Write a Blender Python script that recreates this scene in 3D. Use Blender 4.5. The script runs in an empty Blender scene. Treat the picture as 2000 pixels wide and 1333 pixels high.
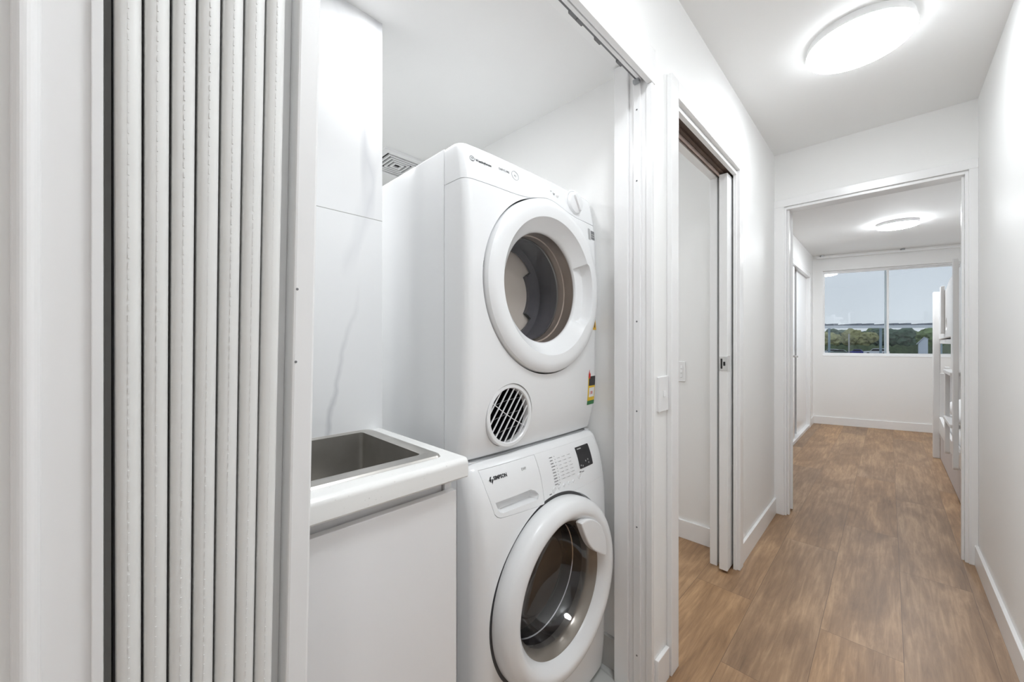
import bpy, bmesh, math, random
from mathutils import Vector, Matrix, noise

S = bpy.context.scene
COL = S.collection
random.seed(4)

# ------------------------------------------------------------------ camera, world, exposure
H = 1.15                                   # eye height
YAW = math.radians(44.5)
cam_data = bpy.data.cameras.new('camera')
cam_data.sensor_fit = 'HORIZONTAL'
cam_data.sensor_width = 36.0
cam_data.lens = 748.0 / 2000.0 * 36.0
cam_data.clip_start = 0.02
cam_data.clip_end = 600
cam_data.shift_y = 0.0006
cam = bpy.data.objects.new('camera', cam_data)
COL.objects.link(cam)
cam.location = (0, 0, H)
cam.rotation_euler = (math.radians(90), 0, YAW)
S.camera = cam

S.view_settings.view_transform = 'Standard'
S.view_settings.look = 'None'
S.view_settings.gamma = 1.0
S.view_settings.use_curve_mapping = False
S.view_settings.exposure = 1.8
S.cycles.diffuse_bounces = 8
S.cycles.max_bounces = 14
S.cycles.transparent_max_bounces = 16
S.cycles.sample_clamp_indirect = 6.0

L_HALL = 6.8        # radiance of the hall ceiling lamp
L_HALL_FILL = 9.5  # unseen lamp added above the viewpoint to fill the machines and hall
L_ROOM_FILL = 6.5  # unseen fill lamps in the room added behind the viewpoint
L_BED = 32.0
L_LAUNDRY = 31.0     # over the sink
L_LAUNDRY_FILL = 80.0  # second downlight, added out of view to brighten the laundry
L_SIDE_FILL = 13.0  # dim lamp added out of view to lift the side room
L_SKY = 0.27

w = bpy.data.worlds.new('overcast_sky')
S.world = w
w.use_nodes = True
nt = w.node_tree
nt.nodes.clear()
out = nt.nodes.new('ShaderNodeOutputWorld')
bg = nt.nodes.new('ShaderNodeBackground')
tc = nt.nodes.new('ShaderNodeTexCoord')
sep = nt.nodes.new('ShaderNodeSeparateXYZ')
ramp = nt.nodes.new('ShaderNodeValToRGB')
nz = nt.nodes.new('ShaderNodeTexNoise')
nz.inputs['Scale'].default_value = 5.0
mx = nt.nodes.new('ShaderNodeMath'); mx.operation = 'MULTIPLY_ADD'
mx.inputs[1].default_value = 0.05
nt.links.new(tc.outputs['Generated'], sep.inputs[0])
nt.links.new(tc.outputs['Generated'], nz.inputs['Vector'])
nt.links.new(nz.outputs['Fac'], mx.inputs[0])
nt.links.new(sep.outputs['Z'], mx.inputs[2])
nt.links.new(mx.outputs[0], ramp.inputs[0])
ramp.color_ramp.elements[0].position = 0.02
ramp.color_ramp.elements[0].color = (0.94, 0.96, 1.0, 1)
ramp.color_ramp.elements[1].position = 0.30
ramp.color_ramp.elements[1].color = (0.80, 0.84, 0.92, 1)
nt.links.new(ramp.outputs[0], bg.inputs['Color'])
bg.inputs['Strength'].default_value = L_SKY
nt.links.new(bg.outputs[0], out.inputs[0])


# ------------------------------------------------------------------ materials
def lin(c):
    def f(v):
        v = v / 255.0
        return v / 12.92 if v <= 0.04045 else ((v + 0.055) / 1.055) ** 2.4
    return (f(c[0]), f(c[1]), f(c[2]), 1.0)


def mat(name, rgb, rough=0.5, metal=0.0, spec=0.5, bump=None, var=None, emit=None, coat=0.0):
    """procedural material; bump = (scale, strength); var = (scale, amount)"""
    m = bpy.data.materials.new(name)
    m.use_nodes = True
    n = m.node_tree.nodes
    l = m.node_tree.links
    b = n['Principled BSDF']
    b.inputs['Base Color'].default_value = lin(rgb)
    b.inputs['Roughness'].default_value = rough
    b.inputs['Metallic'].default_value = metal
    b.inputs['Specular IOR Level'].default_value = spec
    if coat:
        b.inputs['Coat Weight'].default_value = coat
        b.inputs['Coat Roughness'].default_value = 0.08
    tc = n.new('ShaderNodeTexCoord')
    if var is None:
        var = (3.0, 0.02)
    t = n.new('ShaderNodeTexNoise')
    t.inputs['Scale'].default_value = var[0]
    t.inputs['Detail'].default_value = 3
    l.new(tc.outputs['Object'], t.inputs['Vector'])
    mp = n.new('ShaderNodeMapRange')
    mp.inputs['From Min'].default_value = 0.3
    mp.inputs['From Max'].default_value = 0.7
    mp.inputs['To Min'].default_value = 1 - var[1]
    mp.inputs['To Max'].default_value = 1 + var[1]
    l.new(t.outputs['Fac'], mp.inputs['Value'])
    vm = n.new('ShaderNodeVectorMath'); vm.operation = 'SCALE'
    vm.inputs[0].default_value = lin(rgb)[:3]
    l.new(mp.outputs[0], vm.inputs['Scale'])
    l.new(vm.outputs[0], b.inputs['Base Color'])
    if bump:
        t2 = n.new('ShaderNodeTexNoise')
        t2.inputs['Scale'].default_value = bump[0]
        t2.inputs['Detail'].default_value = 4
        l.new(tc.outputs['Object'], t2.inputs['Vector'])
        bp = n.new('ShaderNodeBump')
        bp.inputs['Strength'].default_value = bump[1]
        bp.inputs['Distance'].default_value = 0.002
        l.new(t2.outputs['Fac'], bp.inputs['Height'])
        l.new(bp.outputs[0], b.inputs['Normal'])
    if emit:
        b.inputs['Emission Color'].default_value = (emit[0], emit[1], emit[2], 1)
        b.inputs['Emission Strength'].default_value = emit[3]
    return m


M = {}
M['wall'] = mat('wall_paint', (242, 242, 241), 0.52, bump=(220, 0.05), var=(1.5, 0.008))
M['ceil'] = mat('ceiling_paint', (240, 240, 239), 0.7, bump=(200, 0.05), var=(1.5, 0.008))
M['trim'] = mat('gloss_trim_paint', (242, 242, 242), 0.22, var=(4, 0.006))
M['vinyl'] = mat('concertina_vinyl', (230, 230, 228), 0.38, bump=(90, 0.10), var=(12, 0.015))
M['powder'] = mat('white_powdercoat', (238, 238, 238), 0.3)
M['appl'] = mat('appliance_enamel', (240, 241, 242), 0.20, var=(2, 0.004))
M['applp'] = mat('appliance_plastic', (239, 240, 241), 0.27, var=(2, 0.004))
M['cab'] = mat('cabinet_gloss', (240, 240, 241), 0.25, var=(2, 0.004))
M['gap'] = mat('dark_gap_shade', (40, 39, 38), 0.8)
M['black'] = mat('black_plastic', (34, 33, 36), 0.3)
M['char'] = mat('charcoal_plastic', (84, 84, 92), 0.3)
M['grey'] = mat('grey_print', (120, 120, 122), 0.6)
M['lgrey'] = mat('light_grey_print', (176, 176, 176), 0.6)
M['dgrey'] = mat('dark_grey_print', (58, 58, 60), 0.6)
M['white'] = mat('white_print', (238, 238, 238), 0.5)
M['steel'] = mat('stainless_steel', (200, 197, 192), 0.32, 0.95, bump=(60, 0.05), var=(20, 0.05))
M['alu'] = mat('aluminium', (176, 178, 180), 0.35, 1.0)
M['chrome'] = mat('chrome', (225, 225, 225), 0.12, 1.0)
M['drum'] = mat('drum_metal', (176, 164, 154), 0.36, 0.7, var=(6, 0.06))
M['drumback'] = mat('drum_back', (226, 220, 212), 0.45, 0.0, var=(4, 0.03))
M['rubber'] = mat('rubber_gasket', (150, 143, 134), 0.18, 0.4, var=(5, 0.12))
M['darkrub'] = mat('dark_gasket', (46, 41, 40), 0.3, var=(5, 0.1))
M['brown'] = mat('track_timber', (92, 74, 62), 0.7, var=(14, 0.15))
M['pinkwood'] = mat('raw_timber', (186, 168, 160), 0.7, var=(14, 0.08))
M['red'] = mat('label_red', (208, 48, 36), 0.5)
M['yellow'] = mat('label_yellow', (236, 196, 40), 0.5)
M['amber'] = mat('label_amber', (226, 176, 44), 0.5)
M['green'] = mat('label_green', (52, 122, 70), 0.5)
M['linen'] = mat('white_linen', (240, 240, 240), 0.9, bump=(30, 0.3))
M['bed'] = mat('bed_lacquer', (232, 231, 230), 0.3)
M['mauve'] = mat('trundle_board', (206, 200, 200), 0.45)
M['lining'] = mat('grey_lining_shade', (176, 176, 174), 0.7)  # greyed so the jamb gap's shade is in the colour


def emis(name, strength, col=(1, 1, 1)):
    m = bpy.data.materials.new(name)
    m.use_nodes = True
    n = m.node_tree.nodes
    b = n['Principled BSDF']
    b.inputs['Base Color'].default_value = (0.9, 0.9, 0.9, 1)
    b.inputs['Emission Color'].default_value = (col[0], col[1], col[2], 1)
    b.inputs['Emission Strength'].default_value = strength
    return m


def glassy(name, tint=(1, 1, 1), refl=0.06, rough=0.0, ior=1.5):
    m = bpy.data.materials.new(name)
    m.use_nodes = True
    n = m.node_tree.nodes
    l = m.node_tree.links
    n.clear()
    o = n.new('ShaderNodeOutputMaterial')
    tr = n.new('ShaderNodeBsdfTransparent'); tr.inputs['Color'].default_value = (*tint, 1)
    gl = n.new('ShaderNodeBsdfGlossy'); gl.inputs['Roughness'].default_value = rough
    lw = n.new('ShaderNodeLayerWeight'); lw.inputs['Blend'].default_value = 0.5
    pw = n.new('ShaderNodeMath'); pw.operation = 'POWER'; pw.inputs[1].default_value = 4.0
    mx = n.new('ShaderNodeMixShader')
    ad = n.new('ShaderNodeMath'); ad.operation = 'MULTIPLY_ADD'; ad.inputs[1].default_value = 0.9; ad.inputs[2].default_value = refl; ad.use_clamp = True
    l.new(lw.outputs['Facing'], pw.inputs[0])
    l.new(pw.outputs[0], ad.inputs[0])
    l.new(ad.outputs[0], mx.inputs[0])
    l.new(tr.outputs[0], mx.inputs[1])
    l.new(gl.outputs[0], mx.inputs[2])
    l.new(mx.outputs[0], o.inputs[0])
    return m


M['winglass'] = glassy('window_glass', (0.86, 0.90, 0.92), 0.06)
M['dglass'] = glassy('dryer_glass', (0.90, 0.88, 0.87), 0.02)
M['wglass'] = glassy('washer_glass', (0.84, 0.86, 0.90), 0.09)


def wood_floor():
    m = bpy.data.materials.new('oak_plank_floor')
    m.use_nodes = True
    n = m.node_tree.nodes
    l = m.node_tree.links
    b = n['Principled BSDF']
    tc = n.new('ShaderNodeTexCoord')
    sp = n.new('ShaderNodeSeparateXYZ')
    l.new(tc.outputs['Object'], sp.inputs[0])
    cb = n.new('ShaderNodeCombineXYZ')
    ax = n.new('ShaderNodeMath'); ax.operation = 'ADD'; ax.inputs[1].default_value = 0.43 + 0.235 * 20
    l.new(sp.outputs['X'], ax.inputs[0])
    ay = n.new('ShaderNodeMath'); ay.operation = 'ADD'; ay.inputs[1].default_value = 20.0
    l.new(sp.outputs['Y'], ay.inputs[0])
    l.new(ay.outputs[0], cb.inputs['X'])
    l.new(ax.outputs[0], cb.inputs['Y'])
    br = n.new('ShaderNodeTexBrick')
    br.offset = 0.37
    br.offset_frequency = 2
    br.inputs['Scale'].default_value = 1.0
    br.inputs['Brick Width'].default_value = 1.22
    br.inputs['Row Height'].default_value = 0.235
    br.inputs['Mortar Size'].default_value = 0.0009
    br.inputs['Mortar Smooth'].default_value = 0.3
    br.inputs['Bias'].default_value = 0.0
    br.inputs['Color1'].default_value = (0, 0, 0, 1)
    br.inputs['Color2'].default_value = (1, 1, 1, 1)
    br.inputs['Mortar'].default_value = (0.5, 0.5, 0.5, 1)
    l.new(cb.outputs[0], br.inputs['Vector'])
    # offset of the grain for each plank
    mo = n.new('ShaderNodeVectorMath'); mo.operation = 'MULTIPLY_ADD'
    mo.inputs[1].default_value = (7.3, 11.1, 5.0)
    l.new(br.outputs['Color'], mo.inputs[0])
    l.new(tc.outputs['Object'], mo.inputs[2])
    # fine grain, stretched along the plank
    mp = n.new('ShaderNodeMapping'); mp.inputs['Scale'].default_value = (38, 2.6, 1)
    l.new(mo.outputs[0], mp.inputs[0])
    g = n.new('ShaderNodeTexNoise'); g.inputs['Scale'].default_value = 1.6; g.inputs['Detail'].default_value = 8
    g.inputs['Roughness'].default_value = 0.65; g.inputs['Distortion'].default_value = 0.6
    l.new(mp.outputs[0], g.inputs['Vector'])
    mp2 = n.new('ShaderNodeMapping'); mp2.inputs['Scale'].default_value = (6.0, 1.7, 1)
    l.new(mo.outputs[0], mp2.inputs[0])
    g2 = n.new('ShaderNodeTexNoise'); g2.inputs['Scale'].default_value = 1.0; g2.inputs['Detail'].default_value = 5
    g2.inputs['Distortion'].default_value = 0.5; g2.inputs['Roughness'].default_value = 0.6
    l.new(mp2.outputs[0], g2.inputs['Vector'])
    r = n.new('ShaderNodeValToRGB')
    e = r.color_ramp.elements
    e[0].position = 0.30; e[0].color = lin((112, 83, 56))
    e[1].position = 0.72; e[1].color = lin((202, 165, 124))
    k = e.new(0.50); k.color = lin((154, 120, 86))
    mixf = n.new('ShaderNodeMath'); mixf.operation = 'MULTIPLY_ADD'
    mixf.inputs[1].default_value = 0.55
    l.new(g2.outputs['Fac'], mixf.inputs[0])
    sc = n.new('ShaderNodeMath'); sc.operation = 'MULTIPLY'; sc.inputs[1].default_value = 0.45
    l.new(g.outputs['Fac'], sc.inputs[0])
    l.new(sc.outputs[0], mixf.inputs[2])
    l.new(mixf.outputs[0], r.inputs[0])
    # plank tone
    hs = n.new('ShaderNodeHueSaturation')
    tone = n.new('ShaderNodeMapRange'); tone.inputs['To Min'].default_value = 0.90; tone.inputs['To Max'].default_value = 1.10
    l.new(br.outputs['Color'], tone.inputs['Value'])
    l.new(tone.outputs[0], hs.inputs['Value'])
    sat = n.new('ShaderNodeMapRange'); sat.inputs['To Min'].default_value = 0.90; sat.inputs['To Max'].default_value = 1.0
    l.new(br.outputs['Color'], sat.inputs['Value'])
    l.new(sat.outputs[0], hs.inputs['Saturation'])
    l.new(r.outputs[0], hs.inputs['Color'])
    dk = n.new('ShaderNodeMix'); dk.data_type = 'RGBA'
    dk.inputs[7].default_value = lin((104, 80, 60))
    l.new(br.outputs['Fac'], dk.inputs[0])
    l.new(hs.outputs[0], dk.inputs[6])
    l.new(dk.outputs[2], b.inputs['Base Color'])
    b.inputs['Roughness'].default_value = 0.42
    bp = n.new('ShaderNodeBump'); bp.inputs['Strength'].default_value = 0.12; bp.inputs['Distance'].default_value = 0.003
    l.new(g.outputs['Fac'], bp.inputs['Height'])
    l.new(bp.outputs[0], b.inputs['Normal'])
    return m


def marble(name, base, vein, joint_z=None, tile=None, rough=0.08):
    m = bpy.data.materials.new(name)
    m.use_nodes = True
    n = m.node_tree.nodes
    l = m.node_tree.links
    b = n['Principled BSDF']
    tc = n.new('ShaderNodeTexCoord')
    mp = n.new('ShaderNodeMapping')
    mp.inputs['Rotation'].default_value = (math.radians(24), 0, 0.3)
    mp.inputs['Scale'].default_value = (1.0, 2.6, 0.7)
    l.new(tc.outputs['Object'], mp.inputs[0])
    t = n.new('ShaderNodeTexNoise'); t.inputs['Scale'].default_value = 1.05; t.inputs['Detail'].default_value = 4
    t.inputs['Distortion'].default_value = 0.5
    l.new(mp.outputs[0], t.inputs['Vector'])
    s = n.new('ShaderNodeMath'); s.operation = 'SUBTRACT'; s.inputs[1].default_value = 0.5
    a = n.new('ShaderNodeMath'); a.operation = 'ABSOLUTE'
    l.new(t.outputs['Fac'], s.inputs[0]); l.new(s.outputs[0], a.inputs[0])
    r = n.new('ShaderNodeValToRGB')
    r.color_ramp.elements[0].position = 0.0; r.color_ramp.elements[0].color = (1, 1, 1, 1)
    r.color_ramp.elements[1].position = 0.022; r.color_ramp.elements[1].color = (0, 0, 0, 1)
    l.new(a.outputs[0], r.inputs[0])
    t2 = n.new('ShaderNodeTexNoise'); t2.inputs['Scale'].default_value = 2.4
    l.new(tc.outputs['Object'], t2.inputs['Vector'])
    mr = n.new('ShaderNodeMapRange'); mr.inputs['From Min'].default_value = 0.42; mr.inputs['From Max'].default_value = 0.7
    l.new(t2.outputs['Fac'], mr.inputs['Value'])
    mu = n.new('ShaderNodeMath'); mu.operation = 'MULTIPLY'
    l.new(r.outputs[0], mu.inputs[0]); l.new(mr.outputs[0], mu.inputs[1])
    mc = n.new('ShaderNodeMix'); mc.data_type = 'RGBA'
    mc.inputs[6].default_value = lin(base); mc.inputs[7].default_value = lin(vein)
    l.new(mu.outputs[0], mc.inputs[0])
    last = mc.outputs[2]
    if joint_z is not None:
        # one long soft vein wandering up the lower tile
        sq = n.new('ShaderNodeSeparateXYZ'); l.new(tc.outputs['Object'], sq.inputs[0])
        nv = n.new('ShaderNodeTexNoise'); nv.inputs['Scale'].default_value = 7.0; nv.inputs['Detail'].default_value = 3
        l.new(tc.outputs['Object'], nv.inputs['Vector'])

        def mth(op, a, b_=None, c_=None):
            q = n.new('ShaderNodeMath'); q.operation = op
            for i_, v_ in enumerate((a, b_, c_)):
                if v_ is None:
                    continue
                if isinstance(v_, (int, float)):
                    q.inputs[i_].default_value = v_
                else:
                    l.new(v_, q.inputs[i_])
            return q.outputs[0]
        off = mth('MULTIPLY_ADD', sq.outputs['Z'], -0.22, sq.outputs['Y'])          # y - .22 z
        off = mth('ADD', off, 0.205 - 0.378 - 0.025)
        off = mth('MULTIPLY_ADD', nv.outputs['Fac'], 0.05, off)
        dist = mth('ABSOLUTE', off)
        mk = mth('SUBTRACT', 1.0, mth('DIVIDE', dist, 0.010))
        mk = mth('MAXIMUM', mk, 0.0)
        lowm = mth('SUBTRACT', 1.0, mth('DIVIDE', mth('SUBTRACT', sq.outputs['Z'], 0.95), 0.38))
        lowm = mth('MINIMUM', mth('MAXIMUM', lowm, 0.0), 1.0)
        mk = mth('MULTIPLY', mth('MULTIPLY', mk, lowm), 0.5)
        mv = n.new('ShaderNodeMix'); mv.data_type = 'RGBA'; mv.inputs[7].default_value = lin((176, 179, 184))
        l.new(mk, mv.inputs[0]); l.new(last, mv.inputs[6])
        last = mv.outputs[2]
    if joint_z is not None:
        sp = n.new('ShaderNodeSeparateXYZ'); l.new(tc.outputs['Object'], sp.inputs[0])
        s2 = n.new('ShaderNodeMath'); s2.operation = 'SUBTRACT'; s2.inputs[1].default_value = joint_z
        a2 = n.new('ShaderNodeMath'); a2.operation = 'ABSOLUTE'
        lt = n.new('ShaderNodeMath'); lt.operation = 'LESS_THAN'; lt.inputs[1].default_value = 0.0011
        l.new(sp.outputs['Z'], s2.inputs[0]); l.new(s2.outputs[0], a2.inputs[0]); l.new(a2.outputs[0], lt.inputs[0])
        m2 = n.new('ShaderNodeMix'); m2.data_type = 'RGBA'; m2.inputs[7].default_value = lin((176, 176, 174))
        l.new(lt.outputs[0], m2.inputs[0]); l.new(last, m2.inputs[6])
        last = m2.outputs[2]
    if tile:
        br = n.new('ShaderNodeTexBrick'); br.offset = 0.0
        br.inputs['Scale'].default_value = 1.0
        br.inputs['Brick Width'].default_value = tile
        br.inputs['Row Height'].default_value = tile
        br.inputs['Mortar Size'].default_value = 0.002
        l.new(tc.outputs['Object'], br.inputs['Vector'])
        m2 = n.new('ShaderNodeMix'); m2.data_type = 'RGBA'; m2.inputs[7].default_value = lin((120, 100, 84))
        l.new(br.outputs['Fac'], m2.inputs[0]); l.new(last, m2.inputs[6])
        last = m2.outputs[2]
    l.new(last, b.inputs['Base Color'])
    b.inputs['Roughness'].default_value = rough
    return m


def speckle():
    m = mat('speckled_benchtop', (238, 238, 236), 0.25)
    n = m.node_tree.nodes
    l = m.node_tree.links
    b = n['Principled BSDF']
    tc = n.new('ShaderNodeTexCoord')
    v = n.new('ShaderNodeTexVoronoi'); v.inputs['Scale'].default_value = 95
    l.new(tc.outputs['Object'], v.inputs['Vector'])
    r = n.new('ShaderNodeValToRGB')
    r.color_ramp.elements[0].position = 0.06; r.color_ramp.elements[0].color = (1, 1, 1, 1)
    r.color_ramp.elements[1].position = 0.16; r.color_ramp.elements[1].color = (0, 0, 0, 1)
    l.new(v.outputs['Distance'], r.inputs[0])
    t = n.new('ShaderNodeTexNoise'); t.inputs['Scale'].default_value = 30
    l.new(tc.outputs['Object'], t.inputs['Vector'])
    mr = n.new('ShaderNodeMapRange'); mr.inputs['From Min'].default_value = 0.5; mr.inputs['From Max'].default_value = 0.7
    l.new(t.outputs['Fac'], mr.inputs['Value'])
    mu = n.new('ShaderNodeMath'); mu.operation = 'MULTIPLY'
    l.new(r.outputs[0], mu.inputs[0]); l.new(mr.outputs[0], mu.inputs[1])
    mc = n.new('ShaderNodeMix'); mc.data_type = 'RGBA'
    mc.inputs[6].default_value = lin((238, 238, 236)); mc.inputs[7].default_value = lin((186, 184, 180))
    l.new(mu.outputs[0], mc.inputs[0])
    l.new(mc.outputs[2], b.inputs['Base Color'])
    return m


M['floor'] = wood_floor()
M['tile'] = marble('marble_wall_tile', (238, 239, 240), (206, 208, 212), joint_z=1.5)
M['tilefloor'] = marble('marble_floor_tile', (206, 207, 204), (160, 162, 160), tile=0.3, rough=0.2)
M['skirt'] = marble('marble_skirting', (200, 198, 194), (160, 160, 158), rough=0.25)
M['bench'] = speckle()


# ------------------------------------------------------------------ geometry helpers
def new():
    return bmesh.new()


def box(bm, x0, x1, y0, y1, z0, z1):
    vs = [bm.verts.new((x, y, z)) for x in (x0, x1) for y in (y0, y1) for z in (z0, z1)]
    for f in ((0, 1, 3, 2), (4, 6, 7, 5), (0, 4, 5, 1), (2, 3, 7, 6), (0, 2, 6, 4), (1, 5, 7, 3)):
        bm.faces.new([vs[i] for i in f])
    return vs


def prism(bm, pts, axis, a, b):
    """extrude a 2d outline along an axis: 'x' -> pts (y,z); 'y' -> pts (x,z); 'z' -> pts (x,y)"""
    def P(p, t):
        if axis == 'x':
            return (t, p[0], p[1])
        if axis == 'y':
            return (p[0], t, p[1])
        return (p[0], p[1], t)
    A = [bm.verts.new(P(p, a)) for p in pts]
    B = [bm.verts.new(P(p, b)) for p in pts]
    n = len(pts)
    bm.faces.new(A)
    bm.faces.new(B[::-1])
    for i in range(n):
        bm.faces.new([A[i], B[i], B[(i + 1) % n], A[(i + 1) % n]])


def lathe(bm, prof, c, axis='x', seg=96, rf=None, close=False, capA=False, capB=False, a0=0.0, a1=2 * math.pi):
    """prof: list of (r, h); axis x: h along +x, angle from +y to +z; axis z: h along +z"""
    full = abs(a1 - a0 - 2 * math.pi) < 1e-6
    n = seg if full else seg + 1
    rings = []
    for i, (r, h) in enumerate(prof):
        ring = []
        for k in range(n):
            t = a0 + (a1 - a0) * k / seg
            rr = rf(i, r, t) if rf else r
            if axis == 'x':
                p = (c[0] + h, c[1] + rr * math.cos(t), c[2] + rr * math.sin(t))
            elif axis == 'y':
                p = (c[0] + rr * math.cos(t), c[1] + h, c[2] + rr * math.sin(t))
            else:
                p = (c[0] + rr * math.cos(t), c[1] + rr * math.sin(t), c[2] + h)
            ring.append(bm.verts.new(p))
        rings.append(ring)
    m = len(rings)
    for i in range(m if close else m - 1):
        A, B = rings[i], rings[(i + 1) % m]
        for k in range(n if full else n - 1):
            bm.faces.new([A[k], A[(k + 1) % n], B[(k + 1) % n], B[k]])
    if capA:
        bm.faces.new(rings[0])
    if capB:
        bm.faces.new(rings[-1][::-1])


def tube(bm, pts, r, seg=10):
    pts = [Vector(p) for p in pts]
    rings = []
    for i, p in enumerate(pts):
        d = (pts[min(i + 1, len(pts) - 1)] - pts[max(i - 1, 0)]).normalized()
        u = d.cross(Vector((0, 0, 1)))
        if u.length < 1e-3:
            u = d.cross(Vector((1, 0, 0)))
        u.normalize()
        v = d.cross(u)
        rings.append([bm.verts.new(p + (u * math.cos(t) + v * math.sin(t)) * r)
                      for t in [2 * math.pi * k / seg for k in range(seg)]])
    for A, B in zip(rings, rings[1:]):
        for k in range(seg):
            bm.faces.new([A[k], A[(k + 1) % seg], B[(k + 1) % seg], B[k]])
    bm.faces.new(rings[0])
    bm.faces.new(rings[-1][::-1])


def rrect(u0, u1, v0, v1, r, n=6):
    pts = []
    for cx, cy, a in ((u1 - r, v1 - r, 0), (u0 + r, v1 - r, 90), (u0 + r, v0 + r, 180), (u1 - r, v0 + r, 270)):
        for k in range(n + 1):
            t = math.radians(a + 90 * k / n)
            pts.append((cx + r * math.cos(t), cy + r * math.sin(t)))
    return pts


def circ(cy, cz, r, n=64):
    return [(cy + r * math.cos(2 * math.pi * k / n), cz + r * math.sin(2 * math.pi * k / n)) for k in range(n)]


def wpos(o):
    p = Vector((0, 0, 0))
    while o is not None:
        p += o.location
        o = o.parent
    return p


def to_obj(name, me, material, parent=None, base=None):
    o = bpy.data.objects.new(name, me)
    COL.objects.link(o)
    if material is not None:
        me.materials.clear()
        me.materials.append(material)
    ref = wpos(parent) if parent else Vector((0, 0, 0))
    if base is None:
        base = ref
    base = Vector(base)
    me.transform(Matrix.Translation(-base))
    o.parent = parent
    o.location = base - ref
    return o


def bev(o, wd, seg=2, ang=35):
    b = o.modifiers.new('bevel', 'BEVEL')
    b.width = wd
    b.segments = seg
    b.limit_method = 'ANGLE'
    b.angle_limit = math.radians(ang)
    return o


def finish(bm, sharp=32, flip=True):
    if flip:
        bmesh.ops.recalc_face_normals(bm, faces=bm.faces[:])
    me = bpy.data.meshes.new('mesh')
    bm.to_mesh(me)
    bm.free()
    for p in me.polygons:
        p.use_smooth = True
    me.set_sharp_from_angle(angle=math.radians(sharp))
    return me


def build(name, bm, material, parent=None, bevel=0.0, base=None, sharp=32, seg=2, label=None):
    me = finish(bm, sharp)
    me.name = name
    o = to_obj(name, me, material, parent, base)
    if bevel:
        bev(o, bevel, seg)
        for p in me.polygons:
            p.use_smooth = False
    if label:
        o['label'] = label
    return o


def boolean(bmA, cutters):
    """returns a bmesh: A with (op, bm) applied"""
    meA = finish(bmA)
    tmp = bpy.data.objects.new('tmp_a', meA)
    COL.objects.link(tmp)
    extra = []
    for op, b in cutters:
        mb = finish(b)
        ob = bpy.data.objects.new('tmp_b', mb)
        COL.objects.link(ob)
        md = tmp.modifiers.new('b', 'BOOLEAN')
        md.operation = op
        md.object = ob
        md.solver = 'EXACT'
        extra.append(ob)
    dg = bpy.context.evaluated_depsgraph_get()
    dg.update()
    res = bpy.data.meshes.new_from_object(tmp.evaluated_get(dg))
    r = bmesh.new()
    r.from_mesh(res)
    bpy.data.meshes.remove(res)
    for o in [tmp] + extra:
        me = o.data
        bpy.data.objects.remove(o)
        bpy.data.meshes.remove(me)
    return r


def text_mesh(s, size, depth=0.0004, bold=0.0):
    cu = bpy.data.curves.new('t', 'FONT')
    cu.body = s
    cu.size = size
    cu.extrude = depth
    cu.offset = bold
    cu.align_x = 'LEFT'
    cu.resolution_u = 3
    ob = bpy.data.objects.new('t', cu)
    COL.objects.link(ob)
    dg = bpy.context.evaluated_depsgraph_get()
    dg.update()
    me = bpy.data.meshes.new_from_object(ob.evaluated_get(dg))
    bpy.data.objects.remove(ob)
    bpy.data.curves.remove(cu)
    return me


def thing(name, label, cat, loc=(0, 0, 0), group=None, rotz=0.0):
    o = bpy.data.objects.new(name, None)
    COL.objects.link(o)
    o.location = loc
    o.rotation_euler = (0, 0, rotz)
    o.empty_display_size = 0.1
    o['label'] = label
    o['category'] = cat
    if group:
        o['group'] = group
    return o


def tag(o, label, cat, group=None):
    o['label'] = label
    o['category'] = cat
    if group:
        o['group'] = group
    return o


def struct(name, bm, material, label=None, bevel=0.0, base=None):
    o = build(name, bm, material, None, bevel, base)
    o['kind'] = 'structure'
    if label:
        o['label'] = label
    return o


# ------------------------------------------------------------------ the shell of the place
XL, XR = -0.547, 0.329          # faces of the hall's side walls
XLB = -0.66                     # back face of the hall's left wall
CZ = 2.40
YE0, YE1 = 3.08, 3.18           # end wall of the hall
YREAR = -2.6
LC = 2.075                      # laundry ceiling
LY0, LY1 = -0.0115, 1.175       # laundry opening
PY0, PY1 = 1.385, 2.165         # pocket door opening
DX0, DX1 = -0.486, 0.291        # bedroom doorway
DZ = 2.035
BX0, BX1 = -0.76, 1.42          # bedroom side walls
WA = Vector((-0.76, 6.84, 0))   # left end of the window wall
WD = Vector((0.966, 0.259, 0)).normalized()
WN = Vector((WD.y, -WD.x, 0))   # into the room


def WP(t, d=0.0):
    """point on the window wall: t along it, d into the room"""
    return WA + WD * t + WN * d


def wbox(bm, t0, t1, d0, d1, z0, z1):
    """box aligned to the skewed window wall"""
    vs = []
    for t in (t0, t1):
        for d in (d0, d1):
            for z in (z0, z1):
                p = WP(t, d)
                vs.append(bm.verts.new((p.x, p.y, z)))
    for f in ((0, 1, 3, 2), (4, 6, 7, 5), (0, 4, 5, 1), (2, 3, 7, 6), (0, 2, 6, 4), (1, 5, 7, 3)):
        bm.faces.new([vs[i] for i in f])


# floor: hall, side room and bedroom
bm = new()
prism(bm, [(-3.0, YREAR - 0.1), (XR + 0.1, YREAR - 0.1), (XR + 0.1, YE1), (BX1 + 0.1, YE1), (BX1 + 0.1, 7.75),
           (BX0 - 0.6, 7.0), (BX0 - 0.6, YE1), (-3.0, YE1)], 'z', -0.06, 0.0)
struct('floor', bm, M['floor'], 'warm brown oak plank floor running down the hall')
bm = new()
box(bm, -2.15, -0.60, -0.1, 1.21, 0.0, 0.004)
struct('floor_laundry', bm, M['tilefloor'], 'pale grey tile floor of the laundry cupboard')

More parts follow.
